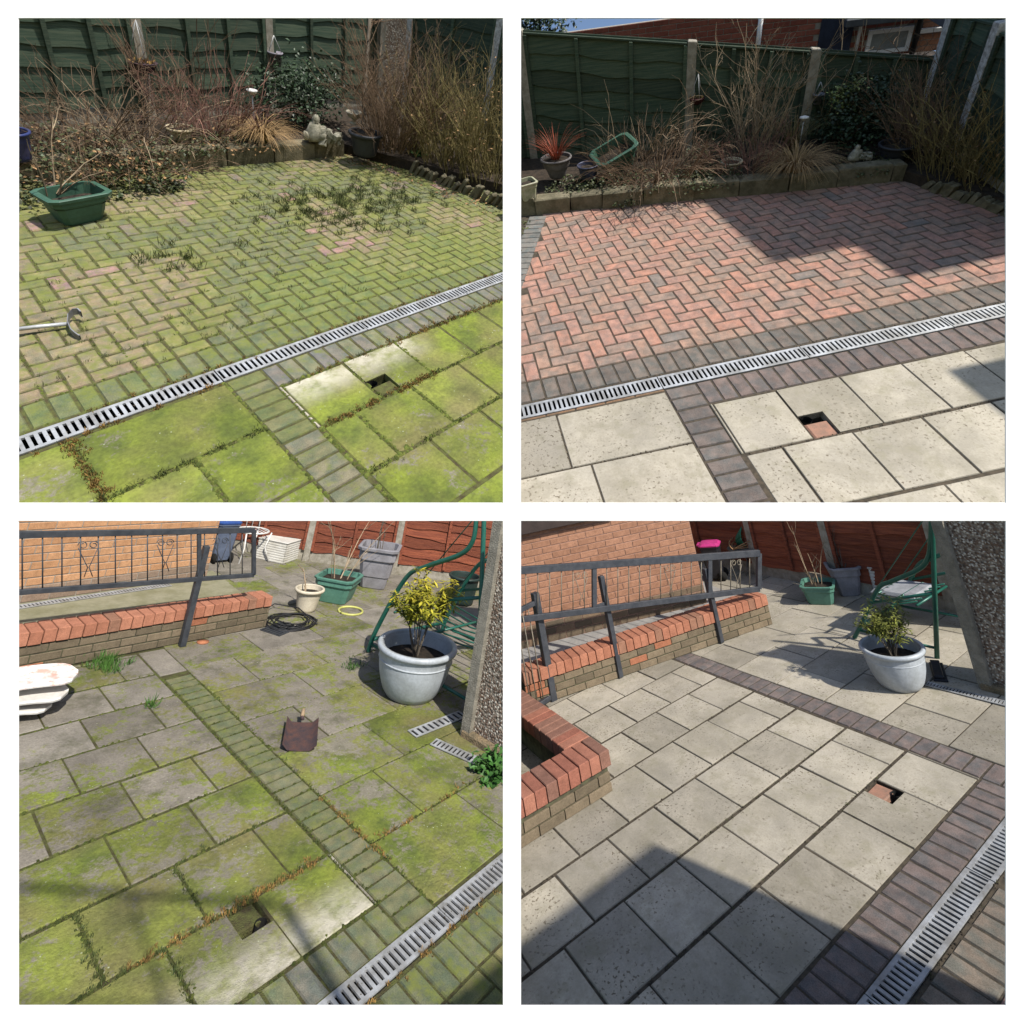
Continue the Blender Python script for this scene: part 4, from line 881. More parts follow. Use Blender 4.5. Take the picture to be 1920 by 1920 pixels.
def wheelie_bin(P, label, base, s, body, lid, rz=0):
    t = thing(P, 'wheelie_bin', label, 'bin', base, rz)
    b = B(); b.sq([(s*.36,.04),(s*.40,.1),(s*.5,s*1.75),(s*.54,s*1.76),(s*.54,s*1.84)], None, 1.); part(b, 'body', body, P, t)
    b = B(); b.sq([(s*.56,s*1.84),(s*.57,s*1.90),(s*.45,s*2.0),(0.001,s*2.04)], None, 1.); b.box(-s*.3,-s*.66,s*1.88,s*.3,-s*.5,s*1.94); part(b, 'lid', lid, P, t)
    for k in (-1,1): part(B().tube([(k*s*.36,s*.36,.07),(k*s*.44,s*.36,.07)], .07, n=14), 'wheel', M_DARK, P, t)
    return t
def leafy_pot_plant(P, label, base, H, nl, leafcol, spread, name='potted_shrub', trunk=.4):
    t = thing(P, name, label, 'shrub', base); b = B(); tips = []
    for i in range(9):
        a = R_.uniform(0,6.28); pts = twig(b, (0,0,0), (math.cos(a)*.28, math.sin(a)*.28, 1), H*trunk*R_.uniform(.8,1.2), .011, 0, .1, 4, 5)
        for k in range(5):
            q = twig(b, pts[-1], (R_.uniform(-1,1)*spread, R_.uniform(-1,1)*spread, .7), H*(1-trunk)*R_.uniform(.4,1.), .005, 0, .15, 4, 4); tips += q[2:]
    part(b, 'stems', M_BARK, P, t); c = B()
    zmax = max(q.z for q in tips)
    for q in tips:
        for k in range(nl):
            a = R_.uniform(0,6.28); d = Vector((math.cos(a), math.sin(a), R_.uniform(-.75,.35))); f = q.z/zmax
            c.col = lerp((.45,.62,.5), (1.05,1.,1.), min(1,max(0,(f-.45)*1.6+R_.uniform(-.2,.2)))); c.leaf(q+Vector((R_.gauss(0,.015),R_.gauss(0,.015),R_.gauss(0,.015))), d, Vector((0,0,1)), .105*H*R_.uniform(.5,1.3), .026*H*R_.uniform(.7,1.3))  # upper leaves tinted lighter: the sunlit top is put into leaf colour
    part(c, 'leaves', leafcol, P, t); return t
M_POTB = potmat('pale_blue_grey_plastic', (.43,.47,.51), (.34,.37,.39), .45, 7)
M_POTG = potmat('teal_green_plastic', (.10,.235,.18), (.075,.19,.145), .45, 5)
M_POTL = potmat('weathered_grey_plastic', (.27,.265,.285), (.20,.195,.21), .6, 8)
M_HOUSE = None
def garage(P, label, c, L, D, h, sc):
    t = thing(P, 'pebbledash_garage', label, 'garage', c)
    part(B().box(-D,-.0+.03,0,-.03,L,h), 'wall', pebble('pebbledash_near', sc), P, t)
    b = B(); b.cbox(-.075,-.015,-.02,.02,.075,h,.012,jit=.004); part(b, 'corner_edge', plain('rough_concrete', (.30,.28,.23), (.2,.185,.15), 14, .92, .8, .015), P, t)
    part(B().cbox(-D,.002,-.03,.03,L,.05,.012), 'plinth', plain('stained_plinth', (.27,.2,.12), (.16,.13,.08), 10, .95, .8, .02), P, t); return t
def mini_grate(P, label, p0, p1, W, n):
    m, L = frame_on(p0, p1); t = thing(P, 'drain_grate', label, 'drain', m=Matrix.Translation((0,0,.006)) @ m)
    part(B().box(0,-W/2,-.006,L,W/2,-.003), 'channel', M_DARK, P, t); b = B(); b.box(0,-W/2,-.002,L,-W/2+.014,.004); b.box(0,W/2-.014,-.002,L,W/2,.004)
    for i in range(n+1): x = L*i/n; b.box(max(0,x-L/n*.28), -W/2+.014, -.002, min(L,x+L/n*.28), W/2-.014, .003)
    part(b, 'grate', M_ZINC, P, t); return t

# ================================================================== BL: the patio before cleaning
P = PL['BL']; U = P.un
BLP = bed_boxes(P, 'patio', M_JOINTM, [(-7,-7.5,.645,-.144),(.80,-7.5,3.5,-.144),(.645,-7.5,.80,-.775),(.645,-.60,.80,-.144)])
BLB = bed_boxes(P, 'block_paving', M_JOINTM, [(-2,-.016,3,1.5)])
pv = Paving(P, BLB, M_PAV_MOSS, .005); soldier(pv, -2, 3, 0, col_mgrey); herringbone(pv, -2, 3, .208, 1.4, col_moss); pv.build(300)
pv = Paving(P, BLP, M_PAV_MOSS2, .0055); soldier(pv, .212, 3.2, -.352, lambda x,y: lerp((.19,.17,.15), (.185,.19,.10), R_.random())); ladder(pv, 0, -.15, -3.2, lambda x,y: lerp((.155,.16,.075), (.21,.195,.115), R_.random())); pv.build(300)
M_MOSS_B2 = slab_moss('bare_grey_concrete', -.05, grey=(.27,.245,.205), yellow=.8, clean=False)
M_MOSS_B3 = slab_moss('green_concrete', .68, grey=(.24,.22,.17), yellow=.5)
def blm(): return R_.choice([M_MOSS_BL]*3+[M_MOSS_B3,M_MOSS_B2])
for y1, y0, odd in ROWS:
    if y1 < -3.75: continue
    xs = [.225]+([.445] if odd else [])+[(.445 if odd else .225)+.411*(k+1) for k in range(6)]
    for a, c in zip(xs, xs[1:]): slab(P, BLP, a, max(y0,-3.76), c, y1, M_MOSS_B3 if y1 > -1.3 else (M_MOSS_BL if y1 > -2.2 else R_.choice([M_MOSS_BL,M_MOSS_B2])), .006, hole=(y1 == -.36 and abs(a-.636) < .02))
slab(P, BLP, .0, -3.76, .22, -3.24, M_MOSS_B2, .006)
y = -.165; k = 0
while y > -7:
    D = .52; x = 0; first = .72 if k % 2 == 0 else .42; k += 1
    while x > -6: ww = first if x == 0 else .68; slab(P, BLP, x-ww, y-D, x, y, M_MOSS_B3 if (y > -1.7 and x > -1.4) else R_.choice([M_MOSS_BL,M_MOSS_B2,M_MOSS_BL]), .005); x -= ww
    y -= D
slab(P, BLP, .2125, -.775, .224, -.358, M_SLAB_CLEAN, .0012)
drain(P, 'galvanised slotted drain at corner of mossy patio', -2, 3)
hole_fill(P, 'overgrown drain hole beside mossy slab of patio', False)
tufts(P, 'dried_moss', joint_spots(band(.25,1.2,-.78,.014), 90)+joint_spots(band(-.9,2,.0,.016), 70)+joint_spots(colm(-.005,-1.2,-.5,.012), 30)+joint_spots(band(-.9,0,-.69,.012), 30), M_DRYW, 'orange-brown dried moss in the joints of the mossy patio', .006, .026, 18, .0035, .018)
tufts(P, 'joint_grass', joint_spots(band(.25,2.2,-.78,.012), 110)+joint_spots(band(.25,2.5,-1.2,.008), 60)+joint_spots(colm(1.27,-1.2,-.8,.014), 40)+joint_spots(colm(1.05,-.78,-.36,.014), 40)+joint_spots(colm(.86,-1.2,-.8,.01), 26)+joint_spots(colm(.222,-3,-.3,.008), 70)+joint_spots(colm(-.004,-3,-.3,.008), 60)+joint_spots(band(-1.5,0,-.69,.01), 40), M_WEED, 'green moss and grass in the joints of the mossy patio', .006, .026, 12, .003, .016)
tufts(P, 'wall_weeds', [(U(190+R_.gauss(0,22),1248+R_.gauss(0,7)).xy) for _ in range(26)]+[U(660+R_.gauss(0,8),1253+R_.gauss(0,3)).xy for _ in range(5)]+[U(285,1325).xy]*3, plain('bright_weed', (.07,.16,.03), None, 10, .6, island=.4), 'bright green weeds by the low wall, mossy patio', .03, .12, 16, .006, .05)
ys = [a for r in ROWS for a in r[:1] if a > -3.5]
cushions(P, 'slab_moss', sum([joint_spots(band(.22,2.3,y0+.005,.007), 130) for y0 in ys],[])+sum([joint_spots(band(-2.5,0,-.165-.52*k,.006), 110) for k in range(1,6)],[])+joint_spots(colm(.219,-3.2,-.3,.006), 190)+joint_spots(colm(-.004,-3.2,-.15,.006), 190)+joint_spots(lambda: (R_.uniform(.0,.21), -.15-round(R_.uniform(0,28))*PT+R_.gauss(0,.003)), 260)+joint_spots(colm(1.27,-1.2,-.8,.012), 60)+joint_spots(colm(1.05,-.78,-.36,.012), 60)+joint_spots(colm(.86,-1.2,-.8,.008), 50), M_CUSH, 'green moss cushions in the joints of the mossy patio', .005, .017)
cushions(P, 'drain_grit', [(R_.uniform(-.6,1.6), R_.uniform(-.13,-.03)) for _ in range(60)]+joint_spots(band(-.6,1.6,-.02,.006), 70)+joint_spots(band(-.6,1.6,-.138,.006), 70), M_CRUMB, 'brown grit caught on the drain, mossy patio', .003, .009)
# raised path, low wall, house
W0 = Vector((1.95,-3.84,0)); W1 = Vector((-1.02,-3.92,0))
hs0, hs1 = U(34,1160), U(376,1104)
path = struct(B().poly([(1.95,-3.93),(-1.0,-4.0),(-1.1,-5.4),(2.2,-5.2)], -.05, .16), 'raised_path', plain('mossy_path', (.26,.25,.17), (.19,.185,.11), 5, .95), P)
low_wall(P, 'low wall with orange brick coping along mossy patio', W0, W1, 0, .325, .23, orange_cap, old_brick)
m, _ = frame_on(hs0, hs1); hs = (hs1-hs0).normalized(); HL = (hs1-hs0).length
t = thing(P, 'house', 'sunlit pale orange brick house wall behind railing, mossy patio', 'house', m=m)
brick_wall(P, t, HL, 1.35, .16, lambda x, r: lerp((.23,.17,.125), (.30,.21,.15), R_.random()) if r < 2 else lerp((.44,.235,.12), (.52,.29,.155), R_.random()), M_MORTAR, .225, .075, .12, x0=-1.4)
for px, py in ((97,1133),(283,1107)):
    q = P.upl(px, py, hs0, Vector((-hs.y,hs.x,0))); x = (q-hs0).dot(hs); b = B(); b.box(x-.1,-.068,q.z-.03,x+.1,-.055,q.z+.03)
    part(b, 'air_brick', plain('red_air_brick', (.30,.07,.03), None, 20, .8), P, t); c = B()
    for i in range(9):
        for j in (-1,1): c.box(x-.09+i*.02,-.071,q.z+j*.013-.008,x-.078+i*.02,-.068,q.z+j*.013+.008)
    part(c, 'vent_hole', M_DARK, P, t)
part(B().box(HL-.06,.07,.16,HL+.02,3,1.6), 'end_wall', plain('end_brickwork', (.35,.2,.12), None, 8, .9), P, t)  # end wall in one even brick brown
mini = mini_grate(P, 'narrow galvanised drain along foot of house wall, mossy patio', hs0-hs*.3-Vector((-hs.y,hs.x,0))*.16, hs1-hs*.5-Vector((-hs.y,hs.x,0))*.16, .10, 52); mini.matrix_basis = P.M @ Matrix.Translation((0,0,.165)) @ frame_on(hs0-hs*.3-Vector((-hs.y,hs.x,0))*.16, hs1-Vector((-hs.y,hs.x,0))*.16)[0]
pl0 = Vector((0,-3.72,0)); pn = Vector((0,1,0)); A_ = lambda x, y: P.upl(x, y, pl0, pn)
ft = U(341,1212)
railing(P, 'dark steel handrail with thin balusters above orange coping, mossy patio', (A_(-40,1004), A_(476,994)), (A_(-40,1116), A_(476,1078)), 17, [((ft.x-A_(-40,1116).x)/(A_(476,1078).x-A_(-40,1116).x), ft)], scroll=(.32,.6,.84))
# sun lounger cushions / white plastic seats stacked at left edge
o = U(60,1340); t = thing(P, 'plastic_loungers', 'stack of white plastic lounger parts at left edge, mossy patio', 'lounger', o)
wp = plain('white_lounger_plastic', (.72,.71,.68), (.62,.60,.55), 6, .45, .05, .002)
wp2 = NT('stained_white_plastic'); wp2 = wp2.out(wp2.mix(wp2.ramp(wp2.noise(wp2.vec(False), 9, 4, .7), [(.5,0),(.62,.8)]), (.72,.71,.68), (.62,.30,.22)), .45)
def loun(pts_px, z, th, wdt, nm, mt):
    e = U(pts_px[0][0], pts_px[0][1], z)-o; f = U(pts_px[1][0], pts_px[1][1], z)-o; d = (e-f); d.z = 0; d.normalize(); s = Vector((-d.y,d.x,0)); b = B(); n = 14; vs = []
    for i in range(n+1):
        u = i/n; ww = wdt*(1 if u < .8 else math.sqrt(max(.02,1-((u-.8)/.2)**2))); cz = z+.02*math.sin(u*3.0)
        c = f.lerp(e, u); c.z = 0
        for q, zz in ((-1,cz),(-.93,cz+th),(0,cz+th*.1),(.93,cz+th),(1,cz)): vs.append(c+s*q*ww+Vector((0,0,zz)))
        vs.append(c+s*ww*.97+Vector((0,0,cz-.012))); vs.append(c-s*ww*.97+Vector((0,0,cz-.012)))
    fs = []
    for i in range(n):
        for k in range(7): fs.append((i*7+k,i*7+(k+1)%7,(i+1)*7+(k+1)%7,(i+1)*7+k))
    fs.append(tuple(n*7+k for k in range(7))); part(b.add(vs, fs, False), nm, mt, P, t)
loun(((146,1262),(-60,1290)), .20, .012, .17, 'seat', wp2); loun(((128,1296),(-60,1318)), .125, .008, .15, 'seat', wp); loun(((98,1320),(-60,1336)), .06, .008, .13, 'seat', wp)
# garage, fence, swing
gc = U(868,1378); garage(P, 'pebbledash garage corner with concrete edge at right, mossy patio', gc, 3.2, 3, 2.4, 62)
fern = U(912,1452); foliage(P, 'fern', 'green fern clump at foot of garage, mossy patio', fern+Vector((-.02,0,.05)), (.13,.13,.07), 420, plain('fern_leaf', (.035,.11,.02), (.06,.15,.03), 10, .55, island=.4), .055, cat='fern')
mini_grate(P, 'short galvanised grate running to garage corner, mossy patio', U(772,1378), U(868,1340), .11, 10)
mini_grate(P, 'short galvanised grate in front of garage, mossy patio', U(812,1392), U(902,1432), .10, 12)
f0, f1 = U(440,1030), U(575,1050)
FA, FB = Vector((-1.9,-7.1,0)), Vector((-5.4,-3.1,0)); fn = (FB-FA).cross(Vector((0,0,1))); fq = lambda px: (P.upl(px, 1040, FA, fn)-FA).length
fence(P, 'red-brown lapped fence with concrete posts, mossy patio', FA, FB, [0,fq(576),fq(742),fq(925),fq(1100)], 0, [1.5]*4, M_RED, M_CONC, -1, 9, batten=3, cap=False)
swing(P, 'green tubular swing frame behind big blue-grey pot, mossy patio', U(690,1222).x, [(690,1222),(706,1180),(760,1085),(800,1062),(862,1040),(886,1015),(893,975),(895,940)], [(898,1262),(903,1100),(908,960),(909,940)], -1.1, .024)
# pots
q = U(768,1300); s = P.wd(q,1)
round_pot(P, 'large_round_pot', 'large pale blue-grey pot holding yellow shrub, mossy patio', q, 46*s, 70*s, P.h(q.x,q.y,1182)*.8, M_POTB, .04, .72, bulge=.025, band=True)
leafy_pot_plant(P, 'yellow-leaved shrub growing in large blue-grey pot, mossy patio', q+Vector((0,0,.25)), .78, 15, M_YEL, .6, trunk=.5)
q = U(628,1124); s = P.wd(q,1); square_pot(P, 'green_planter', 'teal green square pot with bare stems, mossy patio', q, 26*s, 35*s, P.h(q.x,q.y,1078), M_POTG, .6, 1, .03)
stems_in(P, 'bare forked stems in teal green pot, mossy patio', q+Vector((0,0,.25)), 9, 1.2, M_TWIGP, .4, .008, 2, foot=.05)
q = U(700,1098); s = P.wd(q,1); square_pot(P, 'tall_planter', 'tall grey square planter by red fence, mossy patio', q, 22*s, 34*s, P.h(q.x,q.y,1022), M_POTL, .75, 1, .045)
stems_in(P, 'dark twisted stems in tall grey planter, mossy patio', q+Vector((0,0,.5)), 5, .6, M_BARK, .3, .012, 2)
q = U(573,1144); s = P.wd(q,1); round_pot(P, 'cream_pot', 'cream round pot with one dry stem, mossy patio', q, 17*s, 24*s, P.h(q.x,q.y,1102), potmat('cream_plastic', (.62,.56,.43), (.52,.46,.35), .5), .03)
stems_in(P, 'dry pale stem in cream pot, mossy patio', q+Vector((0,0,.2)), 3, .5, M_TWIGP, .35, .009, 2)
q = U(864,1130); s = P.wd(q,1); round_pot(P, 'dark_pot', 'dark green pot behind swing frame, mossy patio', q, 22*s, 28*s, P.h(q.x,q.y,1078), potmat('dark_green_plastic', (.025,.045,.04), None, .5), .03)
q = U(523,1046); s = P.wd(q,1); woven_box(P, 'white woven box near red fence, mossy patio', q, 32*s, 28*s, P.h(q.x,q.y,1008), .5)
# cable, ring, drain cover, shovel, bin, chair
o = U(545,1168); t = thing(P, 'cable_coil', 'coil of black cable on drain cover, mossy patio', 'cable', o); b = B(); s = P.wd(o,1)
for k in range(6):
    rr = (46-4*k)*s*R_.uniform(.9,1.1); ph = R_.uniform(0,6); b.tube([Vector((R_.uniform(-.02,.02)+rr*1.05*math.cos(a), rr*.95*math.sin(a), .012+.006*k+.012*math.sin(2*a+ph))) for a in [i*.2617+ph for i in range(24)]], .007, n=5)
b.tube([U(x,y,z)-o for x,y,z in ((595,1170,.02),(560,1140,.05),(515,1132,.06),(492,1145,.04),(500,1165,.02))], .007, n=5)
part(b, 'cable', plain('black_rubber', (.02,.02,.022), None, 10, .5), P, t)
mini_grate(P, 'dark drain cover under black cable, mossy patio', U(505,1188), U(545,1172), .26, 9).children[1].data.materials[0] = M_ANTH
o = U(657,1147); t = thing(P, 'hose_ring', 'yellow-green hose ring lying on mossy patio', 'hose', o); r = P.wd(o,22); b = B(); b.tube([Vector((r*math.cos(a), r*math.sin(a), .012)) for a in [i*.2618 for i in range(25)]], .013, n=8); part(b, 'hose', plain('yellow_hose', (.55,.55,.16), None, 10, .4), P, t)
o = U(560,1385); t = thing(P, 'shovel_head', 'rusty square shovel head lying on mossy patio', 'shovel', o); cs = [U(x,y,z)-o for x,y,z in ((527,1406,.012),(592,1408,.012),(596,1354,.03),(537,1352,.03))]; b = B(); n = 6; vs = []; fs = []
for i in range(n+1):
    for j in range(n+1):
        u, v = i/n, j/n; p = cs[0].lerp(cs[1],u).lerp(cs[3].lerp(cs[2],u),v); e = max(abs(u-.5)*2-.72,0)/.28; vs.append(p+Vector((0,0,.035*e-.006*(1-abs(u-.5)*2))))
for i in range(n):
    for j in range(n): o_ = i*(n+1)+j; fs.append((o_,o_+n+1,o_+n+2,o_+1))
rust = plain('rusty_steel', (.115,.06,.05), (.06,.045,.05), 18, .7, .4, .004, .2); part(b.add(vs, fs, True), 'blade', rust, P, t)
part(B().tube([cs[3].lerp(cs[2],.5)+Vector((0,0,.01)), U(567,1340,.07)-o], .012, .016, 8), 'socket', rust, P, t); part(B().tube([U(567,1343,.065)-o, U(569,1330,.09)-o], .014, n=8), 'handle', plain('worn_wood', (.36,.26,.16), None, 20, .8), P, t)
q = U(408,1052); wheelie_bin(P, 'grey-blue wheelie bin beyond house corner, mossy patio', q, .30, plain('blue_grey_bin', (.12,.15,.22), None, 6, .5), plain('blue_lid', (.03,.08,.28), None, 6, .5))
o = U(462,1048); t = thing(P, 'garden_chair', 'white curly wire garden chair beyond handrail, mossy patio', 'chair', o); wm = plain('white_wire', (.75,.74,.70), None, 8, .5); b = B()
for sx in (-.2,.2):
    for sy in (-.2,.2): b = B(); b.tube([(sx*1.15,sy*1.15,0),(sx*.8,sy*.8,.2),(sx,sy,.42)], .011, n=6); part(b, 'leg', wm, P, t)
b = B(); b.tube([(.23*math.cos(a),.23*math.sin(a),.42) for a in [i*.314 for i in range(21)]], .012, n=6)
for k in range(-3,4): b.tube([(k*.06,-math.sqrt(max(0,.053-k*k*.0036)),.42),(k*.06,math.sqrt(max(0,.053-k*k*.0036)),.42)], .006, n=4)
part(b, 'seat', wm, P, t); b = B(); b.tube([(-.2,-.2,.42),(-.22,-.26,.75),(0,-.28,.95),(.22,-.26,.75),(.2,-.2,.42)], .011, n=6)
for k in (-1,0,1): b.tube([(k*.09,-.22,.42),(k*.12,-.26,.7),(k*.05,-.28,.9)], .007, n=4)
part(b, 'backrest', wm, P, t)
o = U(380,1205); t = tag(link('terracotta_shard', B().lathe([(0,.0),(.05,.0),(.055,.012),(.0,.016)], 14).data('terracotta_shard', plain('terracotta', (.45,.18,.09), None, 12, .85)), P, None, o), 'round terracotta shard on slabs near handrail post', 'shard')
# ================================================================== BR: the patio after cleaning
P = PL['BR']; U = P.un
BRP = bed_boxes(P, 'patio', M_JOINT, [(-7,-7.5,.645,-.144),(.80,-7.5,5,-.144),(.645,-7.5,.80,-.775),(.645,-.60,.80,-.144)])
BRB = bed_boxes(P, 'block_paving', M_JOINT, [(-2,-.016,5,1.6)])
pv = Paving(P, BRB, M_PAV_CLEAN, .004); cg = lambda x, y: lerp((.19,.155,.125), (.25,.205,.16), R_.random())
soldier(pv, -2, 4.5, 0, cg); herringbone(pv, -2, 4.5, .208, 1.5, col_red); pv.build(300)
pv = Paving(P, BRP, M_PAV_CLEAN, .0042); cs_ = lambda x, y: lerp((.165,.13,.12), (.215,.172,.155), R_.random())
soldier(pv, .212, 4.5, -.352, cs_); ladder(pv, 0, -.15, -3.4, cs_); pv.build(300)
right_slabs(P, BRP, [M_SLAB_CLEAN,M_SLAB_CLEAN2], -3.9, .005, 4.6)
left_slabs(P, BRP, [M_SLAB_CLEAN,M_SLAB_CLEAN2], -6.5, -5.5, .004, .62)
slab(P, BRP, .2135, -.775, .230, -.358, M_SLAB_CLEAN, .0015)
drain(P, 'galvanised slotted drain at right of cleaned patio', -2, 4.5)
hole_fill(P, 'square drain hole with red brick cover, cleaned patio', True)
tufts(P, 'joint_moss', joint_spots(band(-.5,3.6,-.008,.008), 60)+joint_spots(band(.5,3.4,-1.2,.004), 40)+joint_spots(band(.5,3.4,-.78,.004), 40), M_WEED, 'traces of moss left in joints of cleaned patio', .003, .012, 8, .002, .012)
cushions(P, 'joint_dirt', sum([joint_spots(band(.22,3.6,y0,.004), 120) for y0 in (-.78,-1.2,-1.62,-2.04)],[])+joint_spots(band(-.5,3.6,-.006,.006), 160), M_CRUMB, 'dark dirt crumbs in joints of cleaned patio', .003, .010)
# low wall along the raised path, house wall, handrail
W0, W1 = U(985,1322), U(1437,1166)
wd = (W1-W0).normalized(); wn = Vector((-wd.y, wd.x, 0))
low_wall(P, 'long low wall with orange brick coping below handrail, cleaned patio', W0, W1, 0, .36, .24, orange_cap, old_brick, .088, .12)
struct(B().poly([tuple((W0-wn*.1-wd*.6).xy), tuple((W1-wn*.1).xy), tuple((W1-wn*2.2).xy), tuple((W0-wn*2.2-wd*.6).xy)][::-1] if wn.dot(U(1163,1200)-W0) < 0 else [tuple((W0+wn*.1-wd*.6).xy), tuple((W1+wn*.1).xy), tuple((W1+wn*2.2).xy), tuple((W0+wn*2.2-wd*.6).xy)], -.05, .2), 'raised_path', plain('grey_path', (.33,.32,.30), None, 5, .9), P)
h0, h1 = U(1000,1208,.2), U(1322,1128,.2); h0.z = h1.z = 0; hd = (h1-h0).normalized(); HL = (h1-h0).length
m, _ = frame_on(h0, h1); t = thing(P, 'house', 'orange-brown brick house wall behind scrolled handrail, cleaned patio', 'house', m=m)
brick_wall(P, t, HL, 1.8, .2, lambda x, r: lerp((.105,.085,.06), (.2,.14,.09), R_.random()) if r < 3 else lerp((.30,.155,.095), (.38,.2,.125), R_.random()), plain('pinkish_mortar', (.33,.2,.15), None, 20, .95), .225, .075, .12, x0=-1.4)
part(B().box(HL-.06,.07,.2,HL+.02,3,2.0), 'end_wall', plain('end_brickwork', (.35,.2,.12), None, 8, .9), P, t)  # end wall in the same plain brick brown
q = P.upl(1010,992,h0,Vector((-hd.y,hd.x,0))); part(B().cbox(-1.4,-.16,q.z,1.25,-.062,q.z+.2,.006), 'lintel', plain('dark_timber', (.05,.035,.03), None, 6, .6), P, t)
A_ = lambda x, y: P.upl(x, y, W0-wn*(.14 if wn.dot(Vector(P.C)-W0) < 0 else -.14), wn)
M_GILT = plain('worn_cream_paint', (.26,.22,.16), (.12,.11,.09), 14, .5)
ta, tb, ba, bb_ = A_(940,1072), A_(1423,1037), A_(940,1166), A_(1423,1104)
fr = lambda px: (A_(px,1110)-ta).dot((tb-ta).normalized())/(tb-ta).length
railing(P, 'dark steel handrail with scrolled balusters above low wall, cleaned patio', (ta,tb), (ba,bb_), 24, [(fr(1116),U(1163,1270)),(fr(1336),U(1352,1205))], scroll=(.28,.62,.9), r=.028, gilt=M_GILT)
# near gate at the left edge
gp = U(1037,1312); ga = P.upl(985,1112,gp,P.R.transposed()@Vector((0,0,1)))
t = thing(P, 'steel_gate', 'dark steel gate with heavy post at left edge, cleaned patio', 'gate', gp); gv = Vector((.75,.18,0))
def sqb(p, q, s, nm, mt=M_ANTH): d = q-p; part(B().cbox(0,-s,-s,d.length,s,s,.004,Matrix.Translation(p) @ d.to_track_quat('X','Z').to_matrix().to_4x4()), nm, mt, P, t)
up = Vector((0,0,1.0)); sqb(Vector((0,0,-.02)), up*1.02, .035, 'post'); sqb(gv*.05+up*.04, gv+up*.04, .022, 'bottom_rail'); sqb(gv*.05+up*.93, gv+up*.93, .022, 'top_rail')
for k in range(1,9): part(B().tube([gv*(.05+k*.11)+up*.04, gv*(.05+k*.11)+up*.93], .006, n=5), 'baluster', M_GILT, P, t)
# corner of the front wall, lower left
c0 = U(1150,1484)
def redcap(x, r): return lerp(lerp((.28,.11,.075), (.37,.165,.11), R_.random()), (.17,.11,.085), .6*(R_.random() < .3))
m = Matrix.Translation(c0); t = thing(P, 'low_brick_wall', 'corner of low brick wall with red coping at lower left, cleaned patio', 'low wall', m=m)
fh = P.h(c0.x, c0.y, 1405)
b_ = B(); b_.box(.006,-.19,0,1.6,-.012,fh-.115); b_.box(.006,-1.3,0,.19,-.19,fh-.115); part(b_, 'core', M_MORTARD, P, t)
def rows(horizontal, L, fixed, col):
    n = int((fh-.115)/.07)
    for r in range(n+1):
        x = -.1 if r % 2 else 0.; z = r*.07; hh = min(.07, fh-.115-z)
        if hh < .03: continue
        while x < L-.02:
            a, c = max(0,x), min(L,x+.21); x += .21
            if c-a < .03: continue
            if horizontal: o = link('brick', brick_mesh(c-a, .06, hh, M_BRICK), P, t, ((a+c)/2, fixed, z))
            else: o = link('brick', brick_mesh(c-a, .06, hh, M_BRICK), P, t, (fixed, -(a+c)/2-.045, z), math.pi/2)
            o.color = (*col((a+c)/2,r),1)
rows(True, 1.6, -.03, old_brick); rows(False, 1.25, .03, old_brick)
x = -.02
while x < 1.55: o = link('coping_brick', brick_mesh(.093,.235,.115,M_BRICK,.004), P, t, (x+.047,-.10,fh-.11+R_.uniform(-.003,.003)), R_.uniform(-.02,.02)); o.color = (*redcap(x,9),1); x += .093
y = .225
while y < 1.25: o = link('coping_brick', brick_mesh(.093,.235,.115,M_BRICK,.004), P, t, (.10,-y-.047,fh-.11+R_.uniform(-.003,.003)), math.pi/2+R_.uniform(-.02,.02)); o.color = (*redcap(y,9),1); y += .093
# garage, fence, swing
gc = U(1842,1290); garage(P, 'pebbledash garage corner at right edge, cleaned patio', gc, .62, .34, 1.7, 62)
mini_grate(P, 'narrow dark-slotted drain at garage foot, cleaned patio', U(1738,1283), U(1905,1326), .075, 26)
t = thing(P, 'black_board', 'black board lying between pot and garage, cleaned patio', 'board', U(1760,1262)); part(B().cbox(-.16,-.05,.0,.16,.05,.02,.004,Matrix.Rotation(.5,4,'Z')).cbox(-.15,-.04,.02,.15,.03,.045,.006,Matrix.Rotation(.5,4,'Z')), 'panel', plain('black_plastic2', (.02,.022,.03), None, 8, .4), P, t)
FA, FB = U(1300,1052), U(1665,1122); FA = FB+(FA-FB)*1.25; FB2 = FB+Vector((.25,1.6,0)); fn = (FB-FA).cross(Vector((0,0,1))); fq = lambda px: (P.upl(px, 1080, FA, fn)-FA).length
fence(P, 'red-brown lapped fence with concrete posts at back, cleaned patio', FA, FB+(FB-FA).normalized()*.9, [0,fq(1427),fq(1570),fq(1770),fq(1770)+1.], 0, [1.5]*4, M_RED, M_CONC, -1, 9, batten=3, cap=False)
swing(P, 'green tubular swing frame behind grey-blue pot, cleaned patio', U(1600,1196).x, [(1602,1196),(1620,1160),(1646,1104),(1672,1090),(1718,1070),(1738,1050),(1745,1010),(1746,940)], [(1757,1234),(1752,1100),(1748,990),(1747,940)], -.8, .02)
